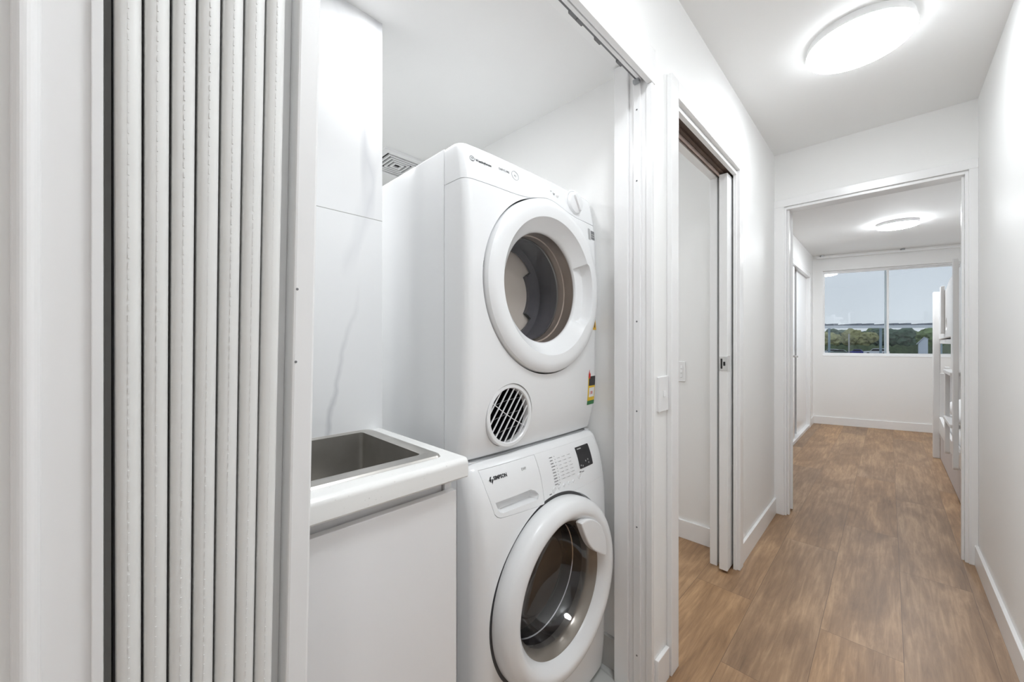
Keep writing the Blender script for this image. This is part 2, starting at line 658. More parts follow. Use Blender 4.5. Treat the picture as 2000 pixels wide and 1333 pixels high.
# ceilings
bm = new()
box(bm, XLB, XR + 0.1, YREAR - 0.1, YE0 + 0.05, CZ, CZ + 0.08)
struct('ceiling', bm, M['ceil'], 'white flat ceiling over the hall')
bm = new()
prism(bm, [(BX0 - 0.6, YE1 - 0.05), (BX1 + 0.1, YE1 - 0.05), (BX1 + 0.1, 7.7), (BX0 - 0.6, 7.1)], 'z', 2.35, CZ + 0.08)
struct('ceiling_bedroom', bm, M['ceil'], 'white flat ceiling of the bedroom')
bm = new()
box(bm, -2.2, XLB, -0.15, 1.30, LC, LC + 0.06)
struct('ceiling_laundry', bm, M['ceil'], 'lowered white ceiling of the laundry cupboard')
bm = new()
box(bm, -3.0, XLB, 1.31, 2.40, CZ, CZ + 0.08)
struct('ceiling_side_room', bm, M['ceil'], 'white ceiling of the side room')

# hall left wall with the two openings
bm = new()
box(bm, XLB, XL, YREAR, LY0 - 0.035, 0, CZ)
box(bm, -0.592, XL, LY0 - 0.035, LY1, 2.010, CZ)
box(bm, XLB, -0.592, LY0 - 0.035, LY1, LC, CZ)
box(bm, XLB, XL, LY1, PY0, 0, CZ)
box(bm, XLB, XL, PY0, PY1, 2.005, CZ)
# the wall past the pocket door has a slot for the leaf
box(bm, XLB, XLB + 0.03, PY1, YE0, 0, CZ)
box(bm, XL - 0.012, XL, PY1, YE0, 0, CZ)
box(bm, XLB + 0.03, XL - 0.012, PY1 + 0.85, YE0, 0, CZ)
box(bm, XLB + 0.03, XL - 0.012, PY1, PY1 + 0.85, 2.06, CZ)
struct('wall_left', bm, M['wall'], 'white painted hall wall on the left holding both openings')

bm = new()
box(bm, XR, XR + 0.1, -0.35, YE0, 0, CZ)
box(bm, XR, XR + 0.1, YREAR, -2.1, 0, CZ)
box(bm, XR, XR + 0.1, -2.1, -0.35, 2.2, CZ)  # opening behind the viewpoint added to let fill light through
struct('wall_right', bm, M['wall'], 'plain white painted hall wall on the right')

bm = new()
box(bm, XLB, DX0, YE0, YE1, 0, CZ)
box(bm, DX1, XR + 0.1, YE0, YE1, 0, CZ)
box(bm, DX0, DX1, YE0, YE1, DZ, CZ)
box(bm, XR + 0.1, BX1 + 0.1, YE1 - 0.08, YE1, 0, CZ)
box(bm, BX0 - 0.1, XLB, YE1 - 0.08, YE1, 0, CZ)
struct('wall_end', bm, M['wall'], 'white wall at the end of the hall around the bedroom doorway')

bm = new()
box(bm, XLB, XR + 0.1, YREAR - 0.1, YREAR, 0, CZ)
struct('wall_rear', bm, M['wall'])

# unseen room added off the hall behind the viewpoint, for fill light
bm = new()
box(bm, XR + 0.1, 3.6, -3.2, 0.6, -0.06, 0.0)
struct('floor_fill_room', bm, M['floor'])
bm = new()
box(bm, XR + 0.1, 3.6, -3.2, 0.6, CZ, CZ + 0.08)
struct('ceiling_fill_room', bm, M['ceil'])
bm = new()
box(bm, 3.6, 3.7, -3.2, 0.6, 0, 0.5)
box(bm, 3.6, 3.7, -3.2, 0.6, 2.2, CZ)
box(bm, 3.6, 3.7, -3.2, -2.8, 0.5, 2.2)
box(bm, 3.6, 3.7, 0.2, 0.6, 0.5, 2.2)
box(bm, XR + 0.1, 3.7, 0.6, 0.7, 0, CZ)
box(bm, XR + 0.1, 3.7, -3.3, -3.2, 0, CZ)
box(bm, XR, XR + 0.1, -3.2, YREAR, 0, CZ)
struct('wall_fill_room', bm, M['wall'])

# laundry walls
bm = new()
box(bm, -2.15, XLB, 1.21, 1.31, 0, CZ)
struct('wall_laundry_right', bm, M['wall'], 'white laundry wall to the right of the stacked machines')
bm = new()
box(bm, -2.25, -2.15, -0.2, 1.31, 0, LC)
struct('wall_laundry_back', bm, M['wall'])
bm = new()
box(bm, -2.15, XLB, -0.2, -0.1, 0, LC)
struct('wall_laundry_left', bm, M['wall'])
bm = new()
box(bm, -1.15, -1.05, -0.1, 0.53, 0, LC)
struct('wall_laundry_tiled', bm, M['tile'], 'glossy white marble look tiled wall behind the laundry sink')
bm = new()
box(bm, -2.10, XLB, 1.198, 1.21, 0.004, 0.112)
struct('baseboard_laundry', bm, M['skirt'], 'grey tile skirting of the laundry', 0.001)

# side room
bm = new()
box(bm, -3.0, XLB, 2.31, 2.41, 0, CZ)
struct('wall_side_room_far', bm, M['wall'], 'grey white wall seen through the pocket door opening')
bm = new()
box(bm, -3.1, -3.0, 1.21, 2.41, 0, CZ)
struct('wall_side_room_back', bm, M['wall'])
bm = new()
box(bm, -3.0, -2.25, 1.21, 1.31, 0, CZ)
struct('wall_side_room_near', bm, M['wall'])

# bedroom walls
WY0, WY1 = 4.35, 6.46           # wardrobe opening in the left wall
bm = new()
box(bm, BX0 - 0.1, BX0, YE1, WY0, 0, CZ)
box(bm, BX0 - 0.1, BX0, WY1, 6.98, 0, CZ)
box(bm, BX0 - 0.1, BX0, WY0, WY1, 2.02, CZ)
box(bm, BX0 - 0.62, BX0 - 0.6, WY0 - 0.1, WY1 + 0.1, 0, CZ)
box(bm, BX0 - 0.6, BX0 - 0.1, WY0 - 0.1, WY0, 0, CZ)
box(bm, BX0 - 0.6, BX0 - 0.1, WY1, WY1 + 0.1, 0, CZ)
struct('wall_bedroom_left', bm, M['wall'], 'white bedroom wall around the sliding wardrobe')
bm = new()
box(bm, BX1, BX1 + 0.1, YE1, 7.6, 0, CZ)
struct('wall_bedroom_right', bm, M['wall'])
WT0, WT1, WZ0, WZ1 = 0.11, 1.49, 0.957, 2.137
bm = new()
wbox(bm, -0.05, WT0, 0, -0.14, 0, CZ)
wbox(bm, WT1, 2.36, 0, -0.14, 0, CZ)
wbox(bm, WT0, WT1, 0, -0.14, 0, WZ0)
wbox(bm, WT0, WT1, 0, -0.14, WZ1, CZ)
struct('wall_window', bm, M['wall'], 'white far wall of the bedroom around the window')

# baseboards
def bb(name, x0, x1, y0, y1, label):
    bm = new()
    box(bm, x0, x1, y0, y1, 0, 0.105)
    return struct(name, bm, M['trim'], label, 0.002)


bb('baseboard_left', XL, XL + 0.013, PY1 + 0.065, YE0, 'white skirting between the pocket door and the bedroom doorway')
bb('baseboard_left_near', XL, XL + 0.013, 1.225, PY0 - 0.072, 'short piece of white skirting under the light switch')
bb('baseboard_right', XR - 0.013, XR, -0.35, YE0, 'long white skirting along the right hall wall')
bb('baseboard_side_room', -2.95, XLB, 2.297, 2.31, 'white skirting in the side room')
bm = new()
wbox(bm, 0.0, 2.2, 0.0, 0.013, 0, 0.105)
struct('baseboard_window', bm, M['trim'], 'white skirting under the bedroom window', 0.002)
bb('baseboard_bedroom_left', BX0, BX0 + 0.013, WY1 + 0.05, 6.84, 'stub of white skirting beside the wardrobe')


# ------------------------------------------------------------------ laundry opening: trim, track, fascia
def trim(name, parts, label, bevel=0.002):
    bm = new()
    for p in parts:
        box(bm, *p)
    return struct(name, bm, M['trim'], label, bevel)


# left casing
bm = new()
box(bm, XL, -0.5345, -0.0600, -0.0200, 0, 1.97)
prism(bm, [(-0.547 + 0.006 + 0.013 * math.sin(a), -0.0585 - 0.0095 * math.cos(a))
           for a in [math.radians(t) for t in range(0, 181, 12)]] + [(-0.547, -0.049), (-0.547, -0.068)], 'z', 0, 1.97)
struct('trim_1', bm, M['trim'], 'white casing left of the concertina door with a rounded bead', 0.001)
bm = new()
box(bm, -0.60, -0.529, -0.0205, -0.0125, 0, 1.97)
struct('trim_2', bm, M['powder'], 'thin white jamb channel beside the first fold of the concertina door', 0.001)
bm = new()
box(bm, XLB, XL - 0.001, LY0 - 0.035, LY0 - 0.009, 0, 2.009)
box(bm, XLB, -0.556, LY0 - 0.009, -0.0078, 0, 2.009)
box(bm, XLB, -0.620, -0.0075, 0.03, 0, 2.009)
struct('trim_3', bm, M['lining'], 'jamb lining and gap filler behind the concertina folds, greyed to stand for shade')
# fascia board over the opening
trim('trim_4', [(XL, -0.530, -0.0685, 1.192, 1.970, 2.079)], 'white fascia board over the laundry opening', 0.0015)
# right jamb
trim('trim_5', [(XLB, -0.610, LY1 - 0.012, LY1 + 0.002, 0, 2.07), (-0.610, -0.547, LY1 - 0.002, LY1 + 0.002, 0, 2.009),
                (-0.592, -0.568, LY1 - 0.010, LY1, 0, 2.009)],
     'white jamb and receiving strip on the right of the laundry opening', 0.0015)
trim('trim_6', [(XL - 0.004, -0.531, LY1 - 0.006, LY1 + 0.009, 0, 1.969), (XL, -0.534, LY1 + 0.003, 1.19, 0, 1.969)],
     'narrow white casing right of the laundry opening', 0.0015)
# small screws in the receiving strip
for i, z in enumerate((1.90, 1.67, 1.215, 0.925, 0.55, 0.135)):
    bm = new()
    lathe(bm, [(0.0, 0.0), (0.0022, 0.0), (0.003, 0.001)], (-0.580, LY1 - 0.0110, z), 'y', 12)
    o = build('screw', bm, M['grey'], bpy.data.objects['trim_5'])
# the track
trk = thing('ceiling_track', 'white metal door track under the head of the laundry opening', 'track', (-0.587, 0.58, 2.04))
bm = new()
box(bm, -0.574, -0.5635, LY0, LY1 - 0.012, 1.990, 2.0095)
box(bm, -0.553, -0.5485, LY0, LY1 - 0.012, 1.984, 2.0095)
build('rail', bm, M['powder'], trk, 0.001)
bm = new()
box(bm, -0.5635, -0.553, LY0, LY1 - 0.012, 2.000, 2.0095)
build('channel', bm, M['alu'], trk)
bm = new()
box(bm, -0.583, -0.574, LY0, LY1 - 0.012, 1.996, 2.0095)
for y in (0.80, 0.83, 0.92, 1.04):
    box(bm, -0.5845, -0.574, y, y + 0.028, 1.991, 2.002)
build('roller_guide', bm, M['grey'], trk)
bm = new()
box(bm, -0.586, -0.566, LY1 - 0.026, LY1 - 0.012, 1.980, 1.990)
build('end_stop', bm, M['alu'], trk)

# ------------------------------------------------------------------ concertina door
CD = thing('door_1', 'pale grey padded vinyl concertina door folded against the left jamb', 'door', (-0.57, 0.085, 0))
CD['kind'] = 'structure'


def yy(i, z):
    s0 = -0.0047 + (-0.0065 + 0.0047) * (z - 0.705) / 0.89
    wdt = 0.01853 + (z - 0.705) * 0.00292
    return s0 + wdt * i


def fold(i):
    bm = new()
    n = 14
    zs = [0.012 + (1.984 - 0.012) * k / n for k in range(n + 1)]
    prof = []      # (x, fraction across the fold)
    g = 0.045
    prof.append((-0.612, 0.006))
    prof.append((-0.541, 0.006))
    prof.append((-0.533, g))
    for k in range(9):
        a = math.pi * k / 8
        f = 0.5 - (0.5 - g) * math.cos(a)
        x = -0.530 + 0.0095 * (math.sin(a) ** 0.55)
        prof.append((x, f))
    prof.append((-0.533, 1 - g))
    prof.append((-0.541, 0.994))
    prof.append((-0.612, 0.994))
    rings = []
    for z in zs:
        ya, yb = yy(i, z), yy(i + 1, z)
        wob = 0.0006 * noise.noise(Vector((i * 3.1, z * 4.0, 0)))
        rings.append([bm.verts.new((x + wob * (1 if x > -0.53 else 0), ya + (yb - ya) * f, z)) for x, f in prof])
    for A, B in zip(rings, rings[1:]):
        m = len(A)
        for k in range(m):
            bm.faces.new([A[k], A[(k + 1) % m], B[(k + 1) % m], B[k]])
    bm.faces.new(rings[0])
    bm.faces.new(rings[-1][::-1])
    f = build('fold_panel', bm, M['vinyl'], CD, sharp=50)
    # stitched seam down the middle of the fold
    bm = new()
    z = 0.03
    while z < 1.965:
        y = (yy(i, z) + yy(i + 1, z)) / 2
        y2 = (yy(i, z + 0.006) + yy(i + 1, z + 0.006)) / 2
        vs = [(-0.5206, y - 0.0005, z), (-0.5206, y + 0.0005, z), (-0.5206, y2 + 0.0005, z + 0.006), (-0.5206, y2 - 0.0005, z + 0.006)]
        A = [bm.verts.new(v) for v in vs]
        B = [bm.verts.new((v[0] + 0.0006, v[1], v[2])) for v in vs]
        bm.faces.new(A[::-1]); bm.faces.new(B)
        for k in range(4):
            bm.faces.new([A[k], A[(k + 1) % 4], B[(k + 1) % 4], B[k]])
        z += 0.010
    build('stitching', bm, M['vinyl'], f)


for i in range(7):
    fold(i)


def leaning(bm, x0, x1, ya_, yb_, z0=0.012, z1=1.983):
    """vertical bar following the lean; ya_, yb_ are functions of z"""
    vs = []
    for z in (z0, z1):
        for x, y in ((x0, ya_(z)), (x1, ya_(z)), (x1, yb_(z)), (x0, yb_(z))):
            vs.append(bm.verts.new((x, y, z)))
    bm.faces.new(vs[:4][::-1]); bm.faces.new(vs[4:])
    for k in range(4):
        bm.faces.new([vs[k], vs[(k + 1) % 4], vs[4 + (k + 1) % 4], vs[4 + k]])


bm = new()
leaning(bm, -0.612, -0.553, lambda z: yy(7, z) + 0.0005, lambda z: yy(7, z) + 0.0135)
build('hinge_strip', bm, M['powder'], CD, 0.001)
bm = new()
leaning(bm, -0.614, -0.522, lambda z: yy(7, z) + 0.0135, lambda z: yy(7, z) + 0.0385)
lead = build('lead_post', bm, M['powder'], CD, 0.003, label='flat white leading post of the door')
bm = new()
for z in (1.215, 1.125, 0.3):
    lathe(bm, [(0.0, 0.0006), (0.0014, 0.0006), (0.0016, 0.0)], (-0.522, yy(7, z) + 0.0175, z), 'x', 12)
build('screw', bm, M['grey'], lead)

# ------------------------------------------------------------------ pocket door opening
trim('trim_7', [(XL, XL + 0.018, PY0 - 0.066, PY0 - 0.004, 0, 2.075), (XL, XL + 0.018, PY0 - 0.004, PY1 + 0.062, 2.012, 2.075),
                (XL, XL + 0.018, PY1 + 0.004, PY1 + 0.062, 0, 2.012)],
     'white casing around the pocket door opening', 0.0025)
trim('trim_8', [(XL - 0.014, XL + 0.004, PY0, PY1 + 0.004, 1.99, 2.006), (XL - 0.012, XL + 0.004, PY1 - 0.004, PY1 + 0.008, 0, 1.99),
                (XLB, XLB + 0.034, PY0, PY1, 1.99, 2.006), (XLB, XLB + 0.034, PY1 - 0.03, PY1, 0, 1.99)],
     'white lining strips inside the pocket door opening', 0.0015)
bm = new()
box(bm, -0.626, -0.561, PY0, PY1 + 0.8, 2.0, 2.003)
box(bm, -0.6, -0.586, PY0, PY1 + 0.8, 1.992, 2.0)
trk2 = struct('trim_9', bm, M['brown'], 'dark recess with sliding track above the pocket door')
bm = new()
box(bm, -0.612, -0.604, PY0, PY1, 1.985, 2.004)
struct('trim_10', bm, M['pinkwood'], 'raw timber strip beside the pocket door track')
pd = thing('door_2', 'white pocket door mostly slid into the wall', 'door', (-0.583, 2.5, 0))
pd['kind'] = 'structure'
bm = new()
box(bm, -0.605, -0.567, 2.095, 2.86, 0.012, 1.986)
build('door_leaf', bm, M['trim'], pd, 0.002)
bm = new()
box(bm, -0.603, -0.567, 2.0925, 2.0955, 1.005, 1.075)
box(bm, -0.568, -0.5655, 2.0925, 2.135, 1.0, 1.08)
ed = build('latch_plate', bm, M['chrome'], pd, 0.0008)
bm = new()
box(bm, -0.597, -0.589, 2.0915, 2.093, 1.015, 1.065)
box(bm, -0.585, -0.576, 2.0915, 2.093, 1.03, 1.05)
build('latch_slot', bm, M['black'], ed)


# switch plates
def switch(name, c, normal, label, group, rocker=1):
    t = thing(name, label, 'light switch', c, group)
    w_, h_ = 0.0375, 0.0585
    bm = new()
    if normal == 'x':
        prism(bm, rrect(c[1] - w_, c[1] + w_, c[2] - h_, c[2] + h_, 0.004), 'x', c[0], c[0] + 0.008)
    else:
        prism(bm, rrect(c[0] - w_, c[0] + w_, c[2] - h_, c[2] + h_, 0.004), 'y', c[1] - 0.008, c[1])
    build('plate', bm, M['powder'], t, 0.0015)
    for k in range(rocker):
        z = c[2] + (k - (rocker - 1) / 2) * 0.026
        bm = new()
        if normal == 'x':
            prism(bm, [(c[0] + 0.008, z - 0.011), (c[0] + 0.0125, z - 0.009), (c[0] + 0.0095, z + 0.011), (c[0] + 0.008, z + 0.011)], 'y', c[1] - 0.006, c[1] + 0.006)
        else:
            prism(bm, [(c[1] - 0.008, z - 0.009), (c[1] - 0.012, z - 0.007), (c[1] - 0.0095, z + 0.009), (c[1] - 0.008, z + 0.009)], 'x', c[0] + 0.012, c[0] + 0.022)
        build('rocker', bm, M['trim'], t, 0.0006)
    return t


switch('light_switch', (XL, 1.2785, 0.974), 'x', 'white light switch on the hall wall beside the pocket door casing', None)
switch('light_switch', (-0.884, 2.31, 0.974), 'y', 'white switch plate inside the side room behind the pocket door opening', None, 3)

# ------------------------------------------------------------------ bedroom doorway
trim('trim_11', [(DX0 - 0.061, DX0 - 0.006, YE0 - 0.016, YE0, 0, DZ + 0.006), (DX1 + 0.006, XR, YE0 - 0.016, YE0, 0, DZ + 0.006),
                 (DX0 - 0.061, XR, YE0 - 0.016, YE0, DZ + 0.006, DZ + 0.055)],
     'white casing around the bedroom doorway', 0.0025)
trim('trim_12', [(DX0 - 0.012, DX0 + 0.006, YE0 - 0.004, YE1 + 0.002, 0, DZ), (DX1 - 0.006, DX1 + 0.012, YE0 - 0.004, YE1 + 0.002, 0, DZ),
                 (DX0 + 0.006, DX1 - 0.006, YE0 - 0.004, YE1 + 0.002, DZ - 0.012, DZ + 0.004),
                 (DX0 + 0.006, DX0 + 0.018, YE0 + 0.02, YE0 + 0.05, 0, DZ - 0.012), (DX1 - 0.016, DX1 - 0.006, YE0 + 0.02, YE0 + 0.05, 0, DZ - 0.012)],
     'white lining and stops inside the bedroom doorway', 0.0015)
bd = thing('door_3', 'white bedroom door standing open, seen edge on', 'door', (-0.478, 3.187, 0))
bd['kind'] = 'structure'


def leaf_pt(a, b, z):
    """a across thickness (0..0.034 to +x), b along the leaf"""
    t = math.radians(100.5)
    dx, dy = math.cos(t), math.sin(t)
    return (-0.4945 + a * dy + b * dx, 3.187 - a * dx * 0 + b * dy - a * 0.0, z)


def leafbox(bm, a0, a1, b0, b1, z0, z1):
    vs = [bm.verts.new(leaf_pt(a, b, z)) for a in (a0, a1) for b in (b0, b1) for z in (z0, z1)]
    for f in ((0, 1, 3, 2), (4, 6, 7, 5), (0, 4, 5, 1), (2, 3, 7, 6), (0, 2, 6, 4), (1, 5, 7, 3)):
        bm.faces.new([vs[i] for i in f])


bm = new()
leafbox(bm, 0, 0.034, 0, 0.745, 0.012, 2.022)
build('door_leaf', bm, M['trim'], bd, 0.002)
for z in (1.80, 0.24):
    bm = new()
    tube(bm, [(-0.4865, 3.183, z - 0.045), (-0.4865, 3.183, z + 0.045)], 0.0055, 10)
    build('hinge', bm, M['alu'], bd)
bm = new()
p0 = Vector(leaf_pt(0.034, 0.685, 1.03)); p1 = Vector(leaf_pt(0.085, 0.685, 1.03)); p2 = Vector(leaf_pt(0.085, 0.585, 1.03))
tube(bm, [p0, p1, p1 + (p2 - p1) * 0.1, p2], 0.008, 10)
tube(bm, [p0, Vector(leaf_pt(0.042, 0.685, 1.03))], 0.025, 20)
build('door_handle', bm, M['chrome'], bd)


# ------------------------------------------------------------------ ceiling lights, seen ones and added fill
def ceiling_light(x, y, z, r, L, label, group=None):
    t = thing('ceiling_light', label, 'ceiling light', (x, y, z), group)
    bm = new()
    lathe(bm, [(0.0, 0), (r * 0.96, 0.0), (r * 0.97, -0.010), (r * 0.99, -0.0325), (r * 0.98, -0.0335), (r * 0.955, -0.012), (0, -0.012)], (x, y, z), 'z', 72)
    build('base_plate', bm, M['powder'], t)
    bm = new()
    prof = [(r * 0.955, -0.028), (r * 0.975, -0.033), (r * 0.985, -0.039)]
    for k in range(1, 9):
        a = math.pi / 2 * k / 8
        prof.append((r * 0.985 * math.cos(a), -0.039 - 0.017 * math.sin(a)))
    lathe(bm, prof, (x, y, z), 'z', 72)
    build('diffuser', bm, emis('diffuser_glow', L, (0.915, 0.96, 1.0)), t, sharp=60)
    return t


ceiling_light(-0.087, 2.105, CZ, 0.172, L_HALL, 'large round white ceiling light glowing in the hall')
ceiling_light(0.0, 0.60, CZ, 0.172, L_HALL_FILL, 'unseen round fill light added in the hall above the viewpoint')
ceiling_light(0.067, 5.46, 2.35, 0.155, L_BED, 'round ceiling light glowing in the bedroom')
ceiling_light(1.15, -1.1, CZ, 0.21, L_ROOM_FILL, 'unseen round fill light in the added room, nearest the hall')
ceiling_light(2.5, -1.1, CZ, 0.21, L_ROOM_FILL, 'unseen round fill light in the added room, nearest its window opening')
ceiling_light(-1.75, 1.80, CZ, 0.13, L_SIDE_FILL, 'unseen round fill light added in the side room')
for (lx, ly, lab) in ((-0.87, 0.525, 'small round recessed downlight above the laundry sink'), (-1.62, 0.30, 'unseen fill downlight added behind the tiled laundry wall')):
    dl = thing('downlight', lab, 'downlight', (lx, ly, LC))
    bm = new()
    lathe(bm, [(0.045, -0.0005), (0.047, -0.004), (0.055, -0.003), (0.056, 0.0), (0.045, 0.0)], (lx, ly, LC), 'z', 48, close=True)
    build('bezel', bm, M['powder'], dl)
    bm = new()
    lathe(bm, [(0.045, -0.002), (0.0, -0.002)], (lx, ly, LC), 'z', 48)
    build('lamp', bm, emis('downlight_glow', L_LAUNDRY if lx > -1 else L_LAUNDRY_FILL, (0.965, 0.98, 1.0)), dl)

# exhaust vent in the laundry ceiling
vt = thing('ceiling_vent', 'square white exhaust grille in the laundry ceiling', 'vent', (-1.83, 1.0, LC))
vc = (-1.83, 1.005)
bm = new()
for a, b in ((0.135, 0.105), (0.088, 0.080), (0.068, 0.060), (0.048, 0.040), (0.028, 0.018)):
    z0 = LC - (0.012 if a > 0.1 else 0.011)
    for s in (-1, 1):
        box(bm, vc[0] - a, vc[0] + a, min(vc[1] + s * a, vc[1] + s * b), max(vc[1] + s * a, vc[1] + s * b), z0, LC)
        box(bm, min(vc[0] + s * a, vc[0] + s * b), max(vc[0] + s * a, vc[0] + s * b), vc[1] - b, vc[1] + b, z0, LC)
build('grille', bm, M['powder'], vt)
bm = new()
box(bm, vc[0] - 0.105, vc[0] + 0.105, vc[1] - 0.105, vc[1] + 0.105, LC - 0.002, LC - 0.0005)
build('duct_shade_sheet', bm, M['gap'], vt)  # flat dark sheet under the ceiling, stands in for the duct's shade

# ------------------------------------------------------------------ laundry cabinet, benchtop, sink
cb = thing('laundry_cabinet', 'glossy white base cabinet under the laundry sink', 'cabinet', (-0.86, 0.22, 0.004))
bm = new()
box(bm, -1.045, -0.692, 0.494, 0.512, 0.004, 0.858)
box(bm, -1.045, -0.692, -0.098, -0.080, 0.004, 0.858)
box(bm, -1.045, -0.70, -0.080, 0.494, 0.06, 0.078)
box(bm, -1.045, -1.035, -0.080, 0.494, 0.078, 0.858)
box(bm, -0.72, -0.700, -0.080, 0.492, 0.78, 0.858)
build('carcass', bm, M['cab'], cb, 0.0008)
bm = new()
box(bm, -0.690, -0.672, -0.096, 0.511, 0.07, 0.827)
build('door', bm, M['cab'], cb, 0.0015)
bm = new()
box(bm, -0.76, -0.74, -0.08, 0.494, 0.004, 0.06)
build('kickboard', bm, M['cab'], cb)

SX0, SX1, SY0, SY1 = -1.045, -0.690, 0.045, 0.490      # sink rim
BXI0, BXI1, BYI0, BYI1 = -1.032, -0.735, 0.085, 0.462  # bowl
bt = new()
prof = [(-1.05, 0.858), (-1.05, 0.900)]
for k in range(7):
    a = math.radians(90 - 15 * k)
    prof.append((-0.657 + 0.012 * math.cos(a), 0.888 + 0.012 * math.sin(a)))
prof += [(-0.645, 0.862), (-0.649, 0.858)]
prism(bt, prof, 'y', -0.099, 0.522)
cut = new()
prism(cut, rrect(BXI0 - 0.004, BXI1 + 0.004, BYI0 - 0.004, BYI1 + 0.004, 0.012), 'z', 0.80, 0.95)
bt = boolean(bt, [('DIFFERENCE', cut)])
o = build('benchtop', bt, M['bench'], None, 0.0, base=(-0.85, 0.21, 0.858))
tag(o, 'speckled white benchtop with a rounded front edge holding the sink', 'benchtop')

sk = thing('laundry_sink', 'square stainless steel inset sink in the white benchtop', 'sink', (-0.88, 0.27, 0.90))
bm = new()
outer = rrect(SX0, SX1, SY0, SY1, 0.018)
mid = rrect(SX0 + 0.003, SX1 - 0.003, SY0 + 0.003, SY1 - 0.003, 0.016)
step = rrect(BXI0 - 0.012, BXI1 + 0.012, BYI0 - 0.012, BYI1 + 0.012, 0.014)
inn = rrect(BXI0, BXI1, BYI0, BYI1, 0.010)
bot = rrect(BXI0 + 0.006, BXI1 - 0.006, BYI0 + 0.006, BYI1 - 0.006, 0.012)
bot2 = rrect(BXI0 + 0.02, BXI1 - 0.02, BYI0 + 0.02, BYI1 - 0.02, 0.012)
loops = [(outer, 0.9003), (mid, 0.9045), (step, 0.9045), (inn, 0.901), (inn, 0.896), (bot, 0.70), (bot2, 0.69)]
rings = [[bm.verts.new((p[0], p[1], z)) for p in lp] for lp, z in loops]
for A, B in zip(rings, rings[1:]):
    for k in range(len(A)):
        bm.faces.new([A[k], A[(k + 1) % len(A)], B[(k + 1) % len(A)], B[k]])
bm.faces.new(rings[-1])
build('basin', bm, M['steel'], sk, sharp=25)
bm = new()
lathe(bm, [(0.0, 0.002), (0.03, 0.001), (0.042, 0.004), (0.045, 0.0)], (-0.88, 0.27, 0.690), 'z', 40)
build('drain', bm, M['chrome'], sk)


# ------------------------------------------------------------------ machines
def shell(bm, xb, front, y0, y1, levels, R=0.03, nf=24):
    """stack of loops; levels = [(z, inset)]; front(y,z) = x of the front face"""
    rings = []
    for z, ins in levels:
        pts = []
        a, b = y0 + ins, y1 - ins
        pts.append((xb + ins, b)); pts.append((xb + ins, a))
        ny = nf
        for k in range(ny + 1):
            f = k / ny
            y = a + (b - a) * (0.5 - 0.5 * math.cos(math.pi * f))
            d = min(y - a, b - y)
            if d < R:
                drop = R - math.sqrt(max(R * R - (R - d) ** 2, 0))
            else:
                drop = 0
            x = front(y, z) - drop - ins
            pts.append((x, y))
        rings.append([bm.verts.new((x, y, z)) for x, y in pts])
    for A, B in zip(rings, rings[1:]):
        m = len(A)
        for k in range(m):
            bm.faces.new([A[k], A[(k + 1) % m], B[(k + 1) % m], B[k]])
    bm.faces.new(rings[0])
    bm.faces.new(rings[-1][::-1])


def interp(tab, z):
    if z <= tab[0][0]:
        return tab[0][1]
    for (a, va), (b, vb) in zip(tab, tab[1:]):
        if z <= b:
            t = (z - a) / (b - a)
            t = t * t * (3 - 2 * t) if False else t
            return va + (vb - va) * t
    return tab[-1][1]


def levels(z0, z1, r0, r1, n=30):
    out = []
    for k in range(6):
        a = math.pi / 2 * k / 5
        out.append((z0 + r0 * (1 - math.cos(a)) if False else z0 + r0 * math.sin(a) * 1.0 if False else z0 + r0 * (1 - math.cos(a)), r0 * (1 - math.sin(a))))
    za, zb = z0 + r0, z1 - r1
    for k in range(1, n):
        out.append((za + (zb - za) * k / n, 0.0))
    for k in range(6):
        a = math.pi / 2 * k / 5
        out.append((z1 - r1 + r1 * math.sin(a), r1 * (1 - math.cos(a))))
    return out


def smooth_tab(tab, n=60):
    """resample with a smoothing pass so the face curves softly"""
    z0, z1 = tab[0][0], tab[-1][0]
    zs = [z0 + (z1 - z0) * k / n for k in range(n + 1)]
    v = [interp(tab, z) for z in zs]
    for _ in range(14):
        v = [v[0]] + [(v[i - 1] + 2 * v[i] + v[i + 1]) / 4 for i in range(1, n)] + [v[-1]]
    return list(zip(zs, v))


# ---- dryer
DZ0, DZ1 = 0.840, 1.668
DYC = 0.900
dtab = smooth_tab([(DZ0, -0.772), (0.895, -0.750), (1.0, -0.742), (1.3, -0.738), (1.52, -0.742), (1.60, -0.752), (DZ1, -0.770)])


def dfront(y, z):
    return interp(dtab, z) - 0.010 * (abs(y - DYC) / 0.3) ** 4


dr = thing('clothes_dryer', 'white vented clothes dryer stacked on top of the washing machine', 'clothes dryer', (-1.05, DYC, DZ0))
DY0, DY1 = 0.600, 1.203
bm = new()
lv = levels(DZ0, DZ1 - 0.002, 0.008, 0.008, 4)
shell(bm, -1.335, lambda y, z: -0.8425, DY0, DY1, lv, R=0.001, nf=6)
cut = new()
lathe(cut, [(0.174, -0.22), (0.174, 0.05)], (-0.80, 0.92, 1.318), 'x', 64, capA=True, capB=True)
cut2 = new()
lathe(cut2, [(0.078, -0.10), (0.078, 0.05)], (-0.80, 0.754, 0.946), 'x', 48, capA=True, capB=True)
bm = boolean(bm, [('DIFFERENCE', cut), ('DIFFERENCE', cut2)])
build('cabinet', bm, M['appl'], dr)


def dryer_front_solid():
    bm = new()
    shell(bm, -0.841, dfront, DY0, DY1, levels(DZ0, DZ1, 0.006, 0.016, 44), R=0.022, nf=40)
    return bm


def seam(y):
    hump = 0.028 * math.exp(-((y - 0.935) / 0.085) ** 2)
    return 1.5645 + hump


